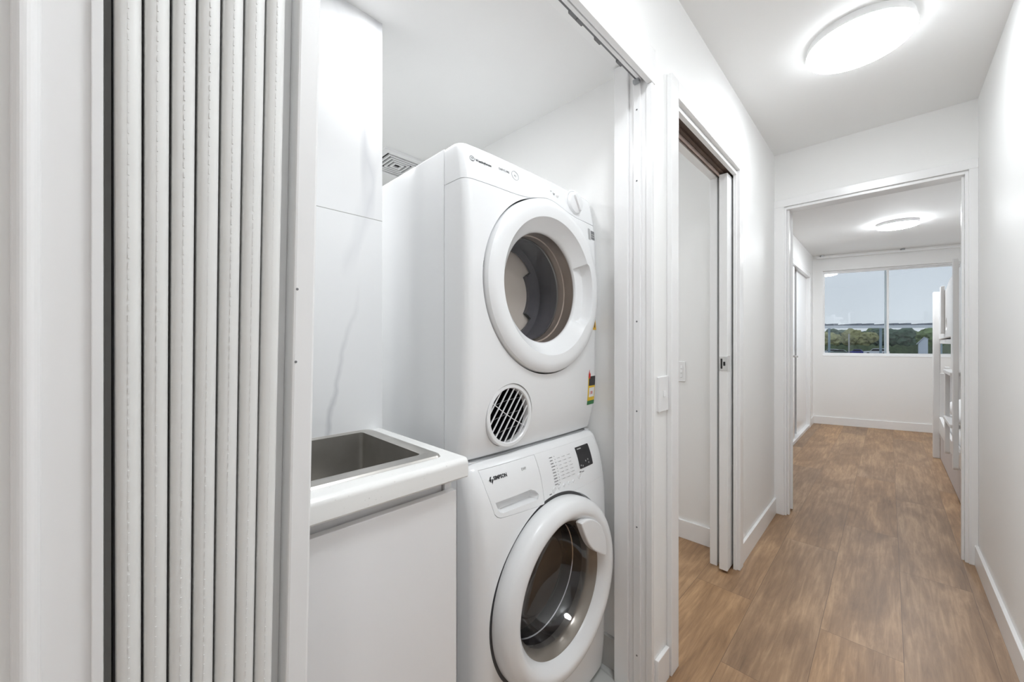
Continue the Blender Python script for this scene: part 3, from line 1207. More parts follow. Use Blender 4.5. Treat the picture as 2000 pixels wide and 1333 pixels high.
SEAM = [(0.5 + 0.9 * k / 90, seam(0.5 + 0.9 * k / 90)) for k in range(91)]
lowcut = new()
prism(lowcut, SEAM + [(1.4, 0.5), (0.5, 0.5)], 'x', -1.2, -0.5)      # region below the seam
hicut = new()
prism(hicut, [(y, z + 0.0016) for y, z in SEAM] + [(1.4, 2.2), (0.5, 2.2)], 'x', -1.2, -0.5)
dhole = new()
lathe(dhole, [(0.178, -0.2), (0.178, 0.3)], (-0.80, 0.92, 1.318), 'x', 96, capA=True, capB=True)
ghole = new()
lathe(ghole, [(0.0885, -0.2), (0.0885, 0.3)], (-0.80, 0.754, 0.946), 'x', 64, capA=True, capB=True)
drec = new()
lathe(drec, [(0.2660, -0.764), (0.2660, -0.5)], (0.0, 0.915, 1.3165), 'x', 144, capA=True, capB=True)
bm = boolean(dryer_front_solid(), [('INTERSECT', lowcut), ('DIFFERENCE', drec), ('DIFFERENCE', dhole), ('DIFFERENCE', ghole)])
build('front_panel', bm, M['appl'], dr, sharp=25)
bm = boolean(dryer_front_solid(), [('INTERSECT', hicut)])
panel = build('control_panel', bm, M['applp'], dr, sharp=25)

# dryer door ring with a grip pocket on the right
DC = (0.0, 0.915, 1.3165)


def grip(i, r, t):
    a = math.atan2(math.sin(t), math.cos(t))
    if i in (6, 7, 8, 9):
        e = 0.0
        lo, hi = math.radians(-34), math.radians(27)
        if lo < a < hi:
            e = min(1, (a - lo) / math.radians(8), (hi - a) / math.radians(2.5))
        return r + {6: 0.009, 7: 0.011, 8: 0.023, 9: 0.030}[i] * e
    return r


bm = new()
lathe(bm, [(0.250, -0.761), (0.2615, -0.757), (0.2615, -0.738), (0.2585, -0.730), (0.250, -0.724), (0.232, -0.7205), (0.208, -0.724),
           (0.204, -0.729), (0.190, -0.744), (0.176, -0.757), (0.171, -0.762), (0.169, -0.766), (0.169, -0.772), (0.178, -0.772), (0.22, -0.761)],
      DC, 'x', 144, rf=grip, close=True)
door = build('door', bm, M['applp'], dr, sharp=28)
bm = new()
lathe(bm, [(0.1695, -0.769), (0.0, -0.771)], DC, 'x', 72)
build('door_glass', bm, M['dglass'], door)
for z in (1.352, 1.308):
    bm = new()
    box(bm, -0.766, -0.748, DC[1] - 0.2600, DC[1] - 0.2535, z - 0.009, z + 0.009)
    build('hinge', bm, M['dgrey'], door)
bm = new()
lathe(bm, [(0.1700, -0.773), (0.1695, -0.808), (0.166, -0.810), (0.1655, -0.834), (0.1705, -0.8345), (0.1715, -0.775)], DC, 'x', 96)
build('door_tunnel', bm, M['drum'], dr)
bm = new()
lathe(bm, [(0.1645, -0.834), (0.1615, -0.831), (0.161, -0.836), (0.166, -0.838)], DC, 'x', 96)
build('seal_ring', bm, M['alu'], dr)
bm = new()
lathe(bm, [(0.162, -0.836), (0.171, -0.842), (0.171, -0.922), (0.152, -0.9295), (0.149, -0.926), (0.149, -0.932), (0.152, -0.937)], DC, 'x', 96)
a0, a1 = math.radians(-34), math.radians(34)
lathe(bm, [(0.150, -0.924), (0.116, -0.924), (0.116, -0.939), (0.150, -0.939)], DC, 'x', 24, a0=a0, a1=a1, close=True)
build('drum', bm, M['char'], dr)
bm = new()
lathe(bm, [(0.168, -0.939), (0.0, -0.939)], DC, 'x', 72)
build('drum_back', bm, M['drumback'], dr)

bm = new()
lathe(bm, [(0.2659, -0.7632), (0.18, -0.7632)], DC, 'x', 96)
build('door_gap_shade', bm, M['dgrey'], dr)  # dark ring on the groove floor, shade put into its colour
# dryer exhaust grille
GC = (0.0, 0.754, 0.946)
bm = new()
gx = dfront(0.754, 0.946)
lathe(bm, [(0.0873, gx - 0.02), (0.0873, gx + 0.0005), (0.0850, gx + 0.002), (0.077, gx + 0.002), (0.0745, gx - 0.001), (0.0745, gx - 0.02)],
      GC, 'x', 72, close=True)
gr = build('vent_grille', bm, M['applp'], dr, sharp=28)
bm = new()
for k in range(-4, 4):
    off = (k + 0.5) * 0.0187
    half = math.sqrt(max(0.0750 ** 2 - off * off, 0))
    t = math.radians(53)
    d = Vector((math.cos(t), math.sin(t)))
    nn = Vector((math.sin(t), -math.cos(t)))
    c = Vector((GC[1], GC[2])) + nn * off
    p = [c + d * half + nn * 0.0013, c - d * half + nn * 0.0013, c - d * half - nn * 0.0013, c + d * half - nn * 0.0013]
    prism(bm, [(q.x, q.y) for q in p], 'x', gx - 0.0055, gx - 0.0025)
p = []
for k in range(13):
    f = -1 + 2 * k / 12
    t = math.radians(-32)
    d = Vector((math.cos(t), math.sin(t)))
    q = Vector((GC[1], GC[2])) + d * (0.073 * f) + Vector((0, 1)) * (-0.004 * math.cos(f * 1.5))
    p.append(q)
top = [(q.x, q.y + 0.0009) for q in p]
bot = [(q.x, q.y - 0.0009) for q in p][::-1]
prism(bm, top + bot, 'x', gx - 0.0065, gx - 0.003)
build('slats', bm, M['applp'], gr)
bm = new()
for z in (0.905, 0.947, 0.985):
    tube(bm, [(gx - 0.016, GC[1] - 0.06, z - 0.012), (gx - 0.016, GC[1], z), (gx - 0.016, GC[1] + 0.06, z + 0.004)], 0.0009, 6)
build('inner_bars', bm, M['grey'], gr)
bm = new()
lathe(bm, [(0.0745, gx - 0.0185), (0.0775, -0.80), (0.0775, -0.895), (0.0, -0.895)], GC, 'x', 48)
build('duct', bm, M['black'], gr)


def on_dryer(me_or_bm, name, material, parent, eps=0.0006, F=dfront):
    """flat (u,v,w) mesh -> wrapped on the machine's front: y=u, z=v, x=front+w"""
    if isinstance(me_or_bm, bmesh.types.BMesh):
        b_ = me_or_bm
        bmesh.ops.recalc_face_normals(b_, faces=b_.faces[:])
        for ax in (0, 1):
            lo = min(v.co[ax] for v in b_.verts); hi = max(v.co[ax] for v in b_.verts)
            st = 0.006 if ax else 0.012
            q = lo + st
            while q < hi:
                nrm_ = Vector((0, 0, 0)); nrm_[ax] = 1
                pc = Vector((0, 0, 0)); pc[ax] = q
                bmesh.ops.bisect_plane(b_, geom=b_.verts[:] + b_.edges[:] + b_.faces[:], plane_co=pc, plane_no=nrm_)
                q += st
        me = finish(b_)
    else:
        me = me_or_bm
    for v in me.vertices:
        u, vv, w_ = v.co
        v.co = (F(u, vv) + eps + w_, u, vv)
    me.update()
    return to_obj(name, me, material, parent)


def print_text(s, y, z, size, material, parent, F=dfront, name='lettering', bold=0.0, sx=1.0):
    me = text_mesh(s, size, 0.0002, bold)
    for v in me.vertices:
        v.co = (y + v.co.x * sx, z + v.co.y, v.co.z)
    return on_dryer(me, name, material, parent, F=F)


def bar(bm, y0, y1, z0, z1, t=0.0003):
    box(bm, y0, y1, z0, z1, 0, t)


def ringbar(bm, cy, cz, ro, ri, t=0.0003, seg=36):
    lathe(bm, [(ro, 0), (ro, t), (ri, t), (ri, 0)], (cy, cz, 0), 'z', seg, close=True)


print_text('Westinghouse', 0.642, 1.6185, 0.0098, M['dgrey'], panel, bold=0.0002, sx=0.92)
bm = new()
ringbar(bm, 0.6315, 1.6225, 0.0075, 0.0064)
bar(bm, 0.6265, 0.6365, 1.6165, 1.6178)
build_logo = on_dryer(bm, 'logo', M['grey'], panel)
print_text('W', 0.6275, 1.6205, 0.0085, M['grey'], panel, sx=0.9)
print_text('EASYCARE', 0.722, 1.622, 0.0085, M['grey'], panel, sx=1.0)
bm = new()
ringbar(bm, 0.785, 1.6235, 0.0140, 0.0130)
on_dryer(bm, 'logo', M['lgrey'], panel)
print_text('IQ', 0.7805, 1.6205, 0.0078, M['lgrey'], panel)
bm = new()
for k, (a, b) in enumerate(((0.944, 0.950), (0.955, 0.966), (0.955, 0.963))):
    bar(bm, a, b, 1.624 - k * 0.004, 1.6255 - k * 0.004)
on_dryer(bm, 'lettering', M['grey'], panel)
bm = new()
kx = dfront(0.972, 1.618)
lathe(bm, [(0.0, 0.006), (0.004, 0.0055), (0.0062, 0.003), (0.0065, -0.004)], (kx, 0.976, 1.618), 'x', 24)
build('start_button', bm, M['white'], panel, sharp=50)
# timer knob with a ridge
kc = (dfront(1.066, 1.616), 1.066, 1.616)
bm = new()
lathe(bm, [(0.0445, -0.006), (0.0445, 0.002), (0.043, 0.004), (0.040, 0.004), (0.0385, 0.002), (0.037, 0.002), (0.0365, 0.009),
           (0.034, 0.0145), (0.029, 0.0165), (0.0, 0.0175)], kc, 'x', 64)
kn = build('timer_knob', bm, M['applp'], panel, sharp=28)
bm = new()
t = math.radians(55)
pts = []
for u, v in rrect(-0.030, 0.030, -0.0062, 0.0062, 0.006, 5):
    pts.append((kc[1] + u * math.cos(t) - v * math.sin(t) * 1, kc[2] - u * math.sin(t) - v * math.cos(t)))
prism(bm, pts, 'x', kc[0] + 0.014, kc[0] + 0.024)
build('grip', bm, M['applp'], kn, 0.002)

# stickers on the dryer front
fp = bpy.data.objects['front_panel']
bm = new(); bar(bm, 1.142, 1.156, 1.508, 1.547)
on_dryer(bm, 'rating_label', M['lgrey'], panel, F=dfront)
bm = new(); bar(bm, 1.161, 1.186, 1.512, 1.543)
lb = on_dryer(bm, 'rating_label', M['grey'], panel, F=dfront)
bm = new(); bar(bm, 1.1635, 1.1835, 1.520, 1.523, 0.0005); bar(bm, 1.1635, 1.1835, 1.528, 1.531, 0.0005)
on_dryer(bm, 'lettering', M['lgrey'], lb)
bm = new()
prism(bm, [(1.166, 1.192), (1.192, 1.192), (1.179, 1.240)], 'z', 0, 0.0004)
tri = on_dryer(bm, 'warning_label', M['amber'], fp)
bm = new()
prism(bm, [(1.176, 1.200), (1.182, 1.200), (1.1795, 1.222)], 'z', 0.0004, 0.0007)
on_dryer(bm, 'warning_mark', M['black'], tri)
# energy rating sticker
EY0, EY1 = 1.139, 1.188
bm = new(); bar(bm, EY0, EY1, 0.928, 1.028)
en = on_dryer(bm, 'energy_label', M['yellow'], fp)
bm = new(); bar(bm, EY0, EY1, 0.9279, 0.942, 0.0005)
on_dryer(bm, 'green_band', M['green'], en)
bm = new(); bar(bm, EY0 + 0.004, EY1, 0.995, 1.0281, 0.0005)
on_dryer(bm, 'black_band', M['black'], en)
bm = new()
prism(bm, [(EY0, 1.026), (EY0 + 0.010, 1.018), (EY0 + 0.014, 1.030), (EY0 + 0.012, 1.042), (EY0 + 0.008, 1.036), (EY0 + 0.007, 1.052), (EY0 + 0.002, 1.040)], 'z', 0.0005, 0.0009)
on_dryer(bm, 'flame_mark', M['red'], en)
print_text('ENERGY', EY0 + 0.0055, 1.0145, 0.0098, M['lgrey'], en, bold=0.0001)
print_text('RATING', EY0 + 0.0065, 1.0005, 0.0098, M['lgrey'], en, bold=0.0001)
bm = new(); bar(bm, EY0 + 0.007, EY1 - 0.004, 0.955, 0.988, 0.0005)
wb_ = on_dryer(bm, 'white_box', M['white'], en)
print_text('158', EY0 + 0.012, 0.965, 0.0145, M['red'], wb_, bold=0.0004, sx=0.9).location.x += 0.0004

# ---- washing machine
WZT = 0.836
WYC = 0.895
wm = thing('washing_machine', 'white front loading washing machine under the dryer', 'washing machine', (-1.0, WYC, 0.004))
wtab = smooth_tab([(0.02, -0.700), (0.10, -0.690), (0.45, -0.684), (0.66, -0.688), (0.705, -0.694), (0.79, -0.712), (0.82, -0.724), (WZT, -0.742)])


def wfront(y, z):
    return interp(wtab, z) - 0.016 * (abs(y - WYC) / 0.3) ** 4


WY0_, WY1_ = 0.596, 1.194
bm = new()
shell(bm, -1.29, lambda y, z: -0.7825, WY0_, WY1_, levels(0.02, WZT - 0.004, 0.006, 0.008, 4), R=0.001, nf=6)
WC = (0.0, 0.892, 0.438)
cut = new()
lathe(cut, [(0.196, -0.36), (0.196, 0.2)], (-0.80, WC[1], WC[2]), 'x', 72, capA=True, capB=True)
bm = boolean(bm, [('DIFFERENCE', cut)])
build('cabinet', bm, M['appl'], wm)


def washer_front_solid():
    bm = new()
    shell(bm, -0.781, wfront, WY0_, WY1_, levels(0.022, WZT, 0.01, 0.018, 46), R=0.035, nf=44)
    return bm


drawer_poly = [(0.6335, 0.8215), (0.8365, 0.8215), (0.8365, 0.6905), (0.700, 0.7005), (0.672, 0.7030), (0.662, 0.7080), (0.6550, 0.7160), (0.640, 0.775)]
panel_poly = [(0.8385, 0.8215), (1.150, 0.8215), (1.160, 0.80), (1.168, 0.72), (1.165, 0.700), (1.10, 0.700)]
panel_poly = panel_poly[:4] + [(1.160, 0.6895), (0.8385, 0.6895)]


def grow(poly, d):
    c = Vector((sum(p[0] for p in poly) / len(poly), sum(p[1] for p in poly) / len(poly)))
    res = []
    for p in poly:
        v = Vector(p) - c
        v.x += d * (1 if v.x > 0 else -1)
        v.y += d * (1 if v.y > 0 else -1)
        res.append(tuple(c + v))
    return res


dcut = new(); prism(dcut, grow(drawer_poly, 0.0009), 'x', -0.765, -0.60)
pcut = new(); prism(pcut, grow(panel_poly, 0.0004), 'x', -0.765, -0.60)
rec = new()
lathe(rec, [(0.264, -0.704), (0.264, -0.60)], WC, 'x', 128, capA=True, capB=True)
hole = new()
lathe(hole, [(0.200, -0.85), (0.200, -0.60)], WC, 'x', 96, capA=True, capB=True)
bm = boolean(washer_front_solid(), [('DIFFERENCE', dcut), ('DIFFERENCE', pcut), ('DIFFERENCE', rec), ('DIFFERENCE', hole)])
wfp = build('front_panel', bm, M['appl'], wm, sharp=25)
dk = new(); prism(dk, drawer_poly, 'x', -0.764, -0.60)
# scooped pull of the drawer
scoop = new()
sp_ = [(0.657, 0.742), (0.790, 0.742), (0.806, 0.735), (0.818, 0.722), (0.812, 0.710), (0.680, 0.712), (0.668, 0.718)]
sr = []
for dx_, sh in ((0.03, 1.0), (0.0, 1.0), (-0.022, 0.86), (-0.030, 0.6)):
    cc = Vector((0.737, 0.728 + (0.006 if dx_ < 0 else 0)))
    sr.append([scoop.verts.new((-0.700 + dx_ if dx_ > 0 else -0.7005 + dx_, cc.x + (p[0] - cc.x) * sh, cc.y + (p[1] - cc.y) * sh)) for p in sp_])
for A, B in zip(sr, sr[1:]):
    for k in range(len(A)):
        scoop.faces.new([A[k], A[(k + 1) % len(A)], B[(k + 1) % len(A)], B[k]])
scoop.faces.new(sr[0]); scoop.faces.new(sr[-1][::-1])
bm = boolean(washer_front_solid(), [('INTERSECT', dk), ('DIFFERENCE', scoop)])
drw = build('detergent_drawer', bm, M['applp'], wm, sharp=25)
pk = new(); prism(pk, panel_poly, 'x', -0.764, -0.60)
rec = new()
lathe(rec, [(0.2650, -0.77), (0.2650, -0.60)], WC, 'x', 128, capA=True, capB=True)
bm = boolean(washer_front_solid(), [('INTERSECT', pk), ('DIFFERENCE', rec)])
wcp = build('control_panel', bm, M['applp'], wm, sharp=25)
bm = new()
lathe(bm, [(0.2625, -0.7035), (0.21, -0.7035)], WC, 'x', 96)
build('door_recess_shade', bm, M['grey'], wm)  # grey ring paints the shadow crescent around the door

# washer door
bm = new()
wp_ = [(0.245, -0.700), (0.2545, -0.696), (0.2560, -0.676), (0.2545, -0.663), (0.2500, -0.654), (0.243, -0.648), (0.228, -0.642), (0.217, -0.6405),
       (0.208, -0.6435), (0.199, -0.652), (0.189, -0.664), (0.184, -0.672), (0.184, -0.690), (0.20, -0.699)]
lathe(bm, wp_, WC, 'x', 144, close=True)
wd_ = build('door', bm, M['applp'], wm, sharp=40)
# handle flap, upper right of the porthole
bm = new()
n = 20
arc1 = [(0.186 + 0.0215 * math.sin(math.pi * k / n) ** 0.7, math.radians(76 - (76 - 10) * k / n)) for k in range(n + 1)]
outer_ = [(WC[1] + r * math.cos(a), WC[2] + r * math.sin(a)) for r, a in arc1]
P0, P1 = Vector(outer_[-1]), Vector(outer_[0])
inner_ = []
for k in range(1, n):
    f = k / n
    q = P0.lerp(P1, f)
    c2 = Vector((WC[1], WC[2]))
    q = q + (c2 - q).normalized() * (0.022 * math.sin(math.pi * f) ** 0.8)
    inner_.append((q.x, q.y))
prism(bm, outer_ + inner_, 'x', -0.660, -0.6375)
build('door_handle', bm, M['applp'], wd_, 0.004)
bm = new()
lathe(bm, [(0.1845, -0.671), (0.181, -0.674), (0.176, -0.684), (0.170, -0.692), (0.166, -0.706), (0.168, -0.72)], WC, 'x', 120)
build('bezel', bm, M['rubber'], wd_, sharp=60)
bm = new()
lathe(bm, [(0.167, -0.700), (0.162, -0.712), (0.152, -0.732), (0.135, -0.755), (0.122, -0.766), (0.118, -0.763), (0.112, -0.768), (0.0, -0.773)], WC, 'x', 96)
build('door_glass', bm, M['wglass'], wd_, sharp=60)
bm = new()
lathe(bm, [(0.186, -0.70), (0.184, -0.738), (0.172, -0.758), (0.172, -0.80), (0.185, -0.81)], WC, 'x', 96)
build('gasket', bm, M['darkrub'], wm, sharp=60)
bm = new()
lathe(bm, [(0.1722, -0.757), (0.1695, -0.759), (0.1722, -0.761)], WC, 'x', 96, close=True)
build('seal_ring', bm, M['chrome'], wm)
bm = new()
lathe(bm, [(0.186, -0.81), (0.195, -0.83), (0.195, -1.10), (0.0, -1.10)], WC, 'x', 72)
build('drum', bm, M['drum'], wm)
for yv in (0.64, 1.15):
    for xv in (-0.82, -1.25):
        bm = new()
        lathe(bm, [(0.022, 0.0), (0.022, 0.010), (0.014, 0.012), (0.014, 0.018)], (xv, yv, 0.004), 'z', 20, capA=True, capB=True)
        build('foot', bm, M['char'], wm)

# printing on the washer
print_text('SIMPSON', 0.670, 0.7935, 0.0118, M['black'], drw, F=wfront, bold=0.0004, sx=0.95)
bm = new()
prism(bm, [(0.6555, 0.795), (0.6605, 0.8025), (0.6645, 0.8025), (0.6610, 0.7975), (0.6635, 0.7965), (0.6590, 0.790)], 'z', 0, 0.0003)
prism(bm, [(0.6615, 0.7905), (0.6655, 0.797), (0.6690, 0.7955), (0.6655, 0.790), (0.6630, 0.785), (0.6625, 0.7885)], 'z', 0, 0.0003)
on_dryer(bm, 'logo', M['black'], drw, F=wfront)
print_text('EWF', 0.770, 0.7945, 0.0095, M['lgrey'], drw, F=wfront)
rnd = random.Random(7)
bm = new()
for k in range(10):
    z = 0.801 - k * 0.0082
    y = 0.903 + (0.0 if k < 4 else 0.002)
    wdt = rnd.uniform(0.012, 0.020)
    x = 0.892
    while x < 0.892 + wdt:
        l_ = rnd.uniform(0.002, 0.0045)
        bar(bm, x, min(x + l_, 0.892 + wdt), z, z + 0.0020)
        x += l_ + 0.0007
    lathe(bm, [(0.0, 0.0003), (0.0011, 0.0003), (0.0011, 0)], (0.916, z + 0.001, 0), 'z', 8)
on_dryer(bm, 'programme_list', M['grey'], wcp, F=wfront)
bm = new()
for cidx, (cx_, n_) in enumerate(((0.928, 7), (0.952, 7), (0.978, 7))):
    for k in range(n_):
        z = 0.794 - k * 0.0098
        bar(bm, cx_ + 0.004, cx_ + 0.004 + rnd.uniform(0.006, 0.014), z, z + 0.0015)
        lathe(bm, [(0.0, 0.0003), (0.001, 0.0003), (0.001, 0)], (cx_, z + 0.001, 0), 'z', 8)
on_dryer(bm, 'option_list', M['lgrey'], wcp, F=wfront)
bm = new()
prism(bm, rrect(1.026, 1.104, 0.742, 0.806, 0.003), 'z', 0, 0.0008)
dp = on_dryer(bm, 'display', M['black'], wcp, F=wfront)
bm = new()
bar(bm, 1.034, 1.056, 0.7985, 0.8015, 0.0012)
on_dryer(bm, 'display_icon', M['lgrey'], dp, F=wfront)
for (a, b) in ((1.034, 0.752), (1.044, 0.749), (1.064, 0.760), (1.078, 0.762), (1.080, 0.752)):
    bm = new()
    prism(bm, circ(a, b, 0.0026, 10), 'z', 0.0008, 0.0012)
    on_dryer(bm, 'display_icon', M['lgrey'], dp, F=wfront)
for (yb, zb, rb) in ((0.886, 0.7150, 0.0092), (0.910, 0.7160, 0.0052), (0.934, 0.7165, 0.0052), (0.958, 0.7165, 0.0052), (0.982, 0.7165, 0.0052), (1.016, 0.7230, 0.0090)):
    bm = new()
    bx = wfront(yb, zb)
    lathe(bm, [(rb, -0.002), (rb, 0.0012), (rb * 0.86, 0.0022), (rb * 0.8, 0.0012), (0.0, 0.0014)], (bx, yb, zb), 'x', 24)
    build('button', bm, M['applp'], wcp, sharp=25)
for q in ((0.862, 0.873, 0.7070, 0.7095), (1.020, 1.030, 0.7330, 0.7355), (1.033, 1.045, 0.7310, 0.7335), (0.9085, 0.9115, 0.7235, 0.7260)):
    bm = new()
    bar(bm, *q)
    on_dryer(bm, 'lettering', M['grey'], wcp, F=wfront)

# ------------------------------------------------------------------ bedroom: window, wardrobe, bed, curtain rail
wn = thing('window_1', 'wide aluminium sliding window of two panes in the bedroom', 'window', WP(0.8, -0.08))
wn['kind'] = 'structure'
wn.location.z = WZ0
FM = (WT0 + WT1) / 2 - 0.005


def wframe(bm, t0, t1, z0, z1, w_, d0, d1):
    wbox(bm, t0, t1, d0, d1, z0, z0 + w_)
    wbox(bm, t0, t1, d0, d1, z1 - w_, z1)
    wbox(bm, t0, t0 + w_, d0, d1, z0 + w_, z1 - w_)
    wbox(bm, t1 - w_, t1, d0, d1, z0 + w_, z1 - w_)


bm = new()
wframe(bm, WT0, WT1, WZ0, WZ1, 0.018, -0.13, -0.060)
build('frame', bm, M['powder'], wn, 0.001)
for (a, b, d) in ((WT0 + 0.012, FM + 0.018, -0.085), (FM - 0.018, WT1 - 0.012, -0.108)):
    bm = new()
    wframe(bm, a, b, WZ0 + 0.014, WZ1 - 0.014, 0.022, d - 0.010, d + 0.010)
    sa = build('sash', bm, M['powder'], wn, 0.001)
    bm = new()
    wbox(bm, a + 0.02, b - 0.02, d - 0.002, d + 0.002, WZ0 + 0.034, WZ1 - 0.034)
    build('pane', bm, M['winglass'], sa)
bm = new()
wbox(bm, WT0, WT1, -0.060, 0.004, WZ0 - 0.006, WZ0 + 0.002)
build('window_sill', bm, M['trim'], wn, 0.001)

cr = thing('curtain_rail', 'thin white curtain rail under the ceiling above the bedroom window', 'curtain rail', WP(0.7, 0.06))
cr.location.z = 2.31
bm = new()
wbox(bm, 0.03, 2.0, 0.05, 0.078, 2.300, 2.324)
build('rail', bm, M['powder'], cr, 0.003)
for t in (0.08, 0.9, 1.7):
    bm = new()
    wbox(bm, t, t + 0.03, 0.0, 0.055, 2.312, 2.35)
    build('bracket', bm, M['alu'], cr)

wr = thing('wardrobe', 'built in wardrobe with white sliding doors along the left bedroom wall', 'wardrobe', (BX0 - 0.04, 5.4, 0))
bm = new()
box(bm, BX0 - 0.09, BX0 + 0.016, WY0 - 0.045, WY0 + 0.012, 0, 2.065)
box(bm, BX0 - 0.09, BX0 + 0.016, WY1 - 0.012, WY1 + 0.045, 0, 2.065)
box(bm, BX0 - 0.09, BX0 + 0.016, WY0 + 0.012, WY1 - 0.012, 2.010, 2.065)
box(bm, BX0 - 0.09, BX0 + 0.010, WY0 + 0.012, WY1 - 0.012, 0.0, 0.035)
build('frame', bm, M['trim'], wr, 0.002)
bm = new()
box(bm, BX0 - 0.024, BX0 - 0.006, WY0 + 0.013, 5.40, 0.036, 2.009)
build('door', bm, M['trim'], wr, 0.001)
bm = new()
box(bm, BX0 - 0.048, BX0 - 0.030, 5.71, WY1 - 0.013, 0.036, 2.009)
build('door', bm, M['trim'], wr, 0.001)
bm = new()
box(bm, BX0 - 0.55, BX0 - 0.5, WY0, WY1, 0.0, 2.014)
build('back_panel', bm, M['char'], wr)

# bunk bed against the right wall
XB = 0.36
bk = thing('bunk_bed', 'white wooden bunk bed with ladder at the right of the bedroom', 'bunk bed', (0.85, 4.7, 0))
for (x, y, zt, zb) in ((XB - 0.045, 5.62, 1.64, 0.0), (1.33, 5.62, 1.64, 0.0), (XB + 0.005, 3.66, 1.70, 0.0), (1.33, 3.66, 1.70, 0.0)):
    bm = new()
    box(bm, x, x + 0.05, y, y + 0.06, zb, zt)
    build('post', bm, M['bed'], bk, 0.008, seg=3)


def slab_x(pts_yz, x0, x1, name, material=M['bed'], bevel=0.005, cut=None):
    bm = new()
    prism(bm, pts_yz, 'x', x0, x1)
    if cut:
        bm = boolean(bm, [('DIFFERENCE', c) for c in cut])
    return build(name, bm, material, bk, bevel)


# upper guard board with cut outs, its low far end scooped
cuts = []
for (a, b, c, d) in ((5.28, 5.50, 1.47, 1.54),):
    cb_ = new(); prism(cb_, rrect(a, b, c, d, 0.03), 'x', 0.2, 0.6); cuts.append(cb_)
for (yc, zc, rc) in ((4.95, 1.30, 0.05),):
    cb_ = new(); prism(cb_, circ(yc, zc, rc, 32), 'x', 0.2, 0.6); cuts.append(cb_)
pts = [(3.72, 0.93), (4.62, 0.93), (4.62, 1.19), (5.62, 1.17), (5.62, 1.38), (5.40, 1.40), (5.34, 1.58), (4.95, 1.61), (4.70, 1.66), (3.72, 1.68)]
slab_x(pts, XB - 0.006, XB + 0.022, 'guard_board', cut=cuts)
slab_x([(5.06, 1.22), (5.16, 1.22), (5.16, 1.64), (5.06, 1.64)], XB - 0.03, XB - 0.006, 'slat')
bm = new(); box(bm, XB, 1.36, 3.72, 5.62, 1.13, 1.17)
build('upper_deck', bm, M['bed'], bk, 0.004)
bm = new(); box(bm, XB + 0.03, 1.33, 3.74, 5.60, 1.172, 1.30)
build('upper_mattress', bm, M['linen'], bk, 0.03, seg=4)
# far end board with a gap showing the window
bm = new()
box(bm, XB, 1.35, 5.62, 5.645, 0.20, 0.84)
box(bm, XB, 1.35, 5.62, 5.645, 1.17, 1.50)
build('end_board', bm, M['bed'], bk, 0.004)
bm = new()
box(bm, XB, 1.35, 3.68, 3.71, 0.20, 1.6)
build('end_board', bm, M['bed'], bk, 0.004)
slab_x([(3.72, 0.26), (5.62, 0.25), (5.62, 0.41), (4.9, 0.36), (3.72, 0.38)], XB - 0.004, XB + 0.022, 'side_rail')
bm = new(); box(bm, XB + 0.022, 1.36, 3.72, 5.62, 0.26, 0.30)
build('lower_deck', bm, M['bed'], bk, 0.004)
bm = new(); box(bm, XB + 0.03, 1.33, 3.74, 5.60, 0.30, 0.44)
build('lower_mattress', bm, M['linen'], bk, 0.03, seg=4)
# trundle below
slab_x([(3.74, 0.006), (5.60, 0.006), (5.60, 0.235), (3.74, 0.235)], XB + 0.004, XB + 0.022, 'trundle_front', M['mauve'], 0.002)
bm = new(); box(bm, XB + 0.022, 1.3, 3.76, 5.58, 0.01, 0.2)
build('trundle_box', bm, M['mauve'], bk)
# ladder
lad = thing('bunk_ladder', 'white ladder leaning on the front of the bunk bed', 'ladder', (0.33, 4.1, 0.3))
bm = new()
prism(bm, rrect(4.355, 4.415, 0.30, 0.96, 0.028), 'x', XB - 0.055, XB - 0.030)
build('stile', bm, M['bed'], lad, 0.003)
bm = new()
prism(bm, rrect(3.845, 3.905, 0.30, 1.70, 0.028), 'x', XB - 0.055, XB - 0.030)
build('stile', bm, M['bed'], lad, 0.003)
for z in (0.58, 0.93):
    bm = new()
    box(bm, XB - 0.065, XB - 0.018, 3.905, 4.355, z - 0.012, z + 0.012)
    build('rung', bm, M['bed'], lad, 0.003)

# quilt and pillow on the lower bunk
def pillow(name, c, sx, sy, sz, label, cat, seed=0, group=None):
    bm = new()
    nu, nv = 36, 18
    rings = []
    for j in range(nv + 1):
        b = -math.pi / 2 + math.pi * j / nv
        ring = []
        for i in range(nu):
            a = 2 * math.pi * i / nu
            def sg(v, p):
                return math.copysign(abs(v) ** p, v)
            x = sg(math.cos(a), 0.45) * math.cos(b) ** 0.5 * sx if abs(math.cos(b)) > 1e-6 else 0
            y = sg(math.sin(a), 0.45) * math.cos(b) ** 0.5 * sy if abs(math.cos(b)) > 1e-6 else 0
            z = math.sin(b) * sz
            k = 1 + 0.10 * noise.noise(Vector((x * 5 + seed, y * 5, z * 6)))
            ring.append(bm.verts.new((c[0] + x * k, c[1] + y * k, c[2] + z * k)))
        rings.append(ring)
    for A, B in zip(rings, rings[1:]):
        for i in range(nu):
            bm.faces.new([A[i], A[(i + 1) % nu], B[(i + 1) % nu], B[i]])
    bmesh.ops.remove_doubles(bm, verts=bm.verts[:], dist=1e-5)
    o = build(name, bm, M['linen'], None, 0, base=(c[0], c[1], c[2] - sz), sharp=80)
    tag(o, label, cat, group)
    return o


pillow('quilt', (0.66, 4.78, 0.556), 0.29, 0.60, 0.105, 'puffy white quilt heaped on the lower bunk', 'quilt', 3)

# ------------------------------------------------------------------ outside the window
def out_pt(px, D, z):
    """world point at distance D along the view towards the street"""
    k = (px - 1000) / 748.0
    return Vector((D * (-0.7009 + 0.7133 * k), D * (0.7133 + 0.7009 * k), z))


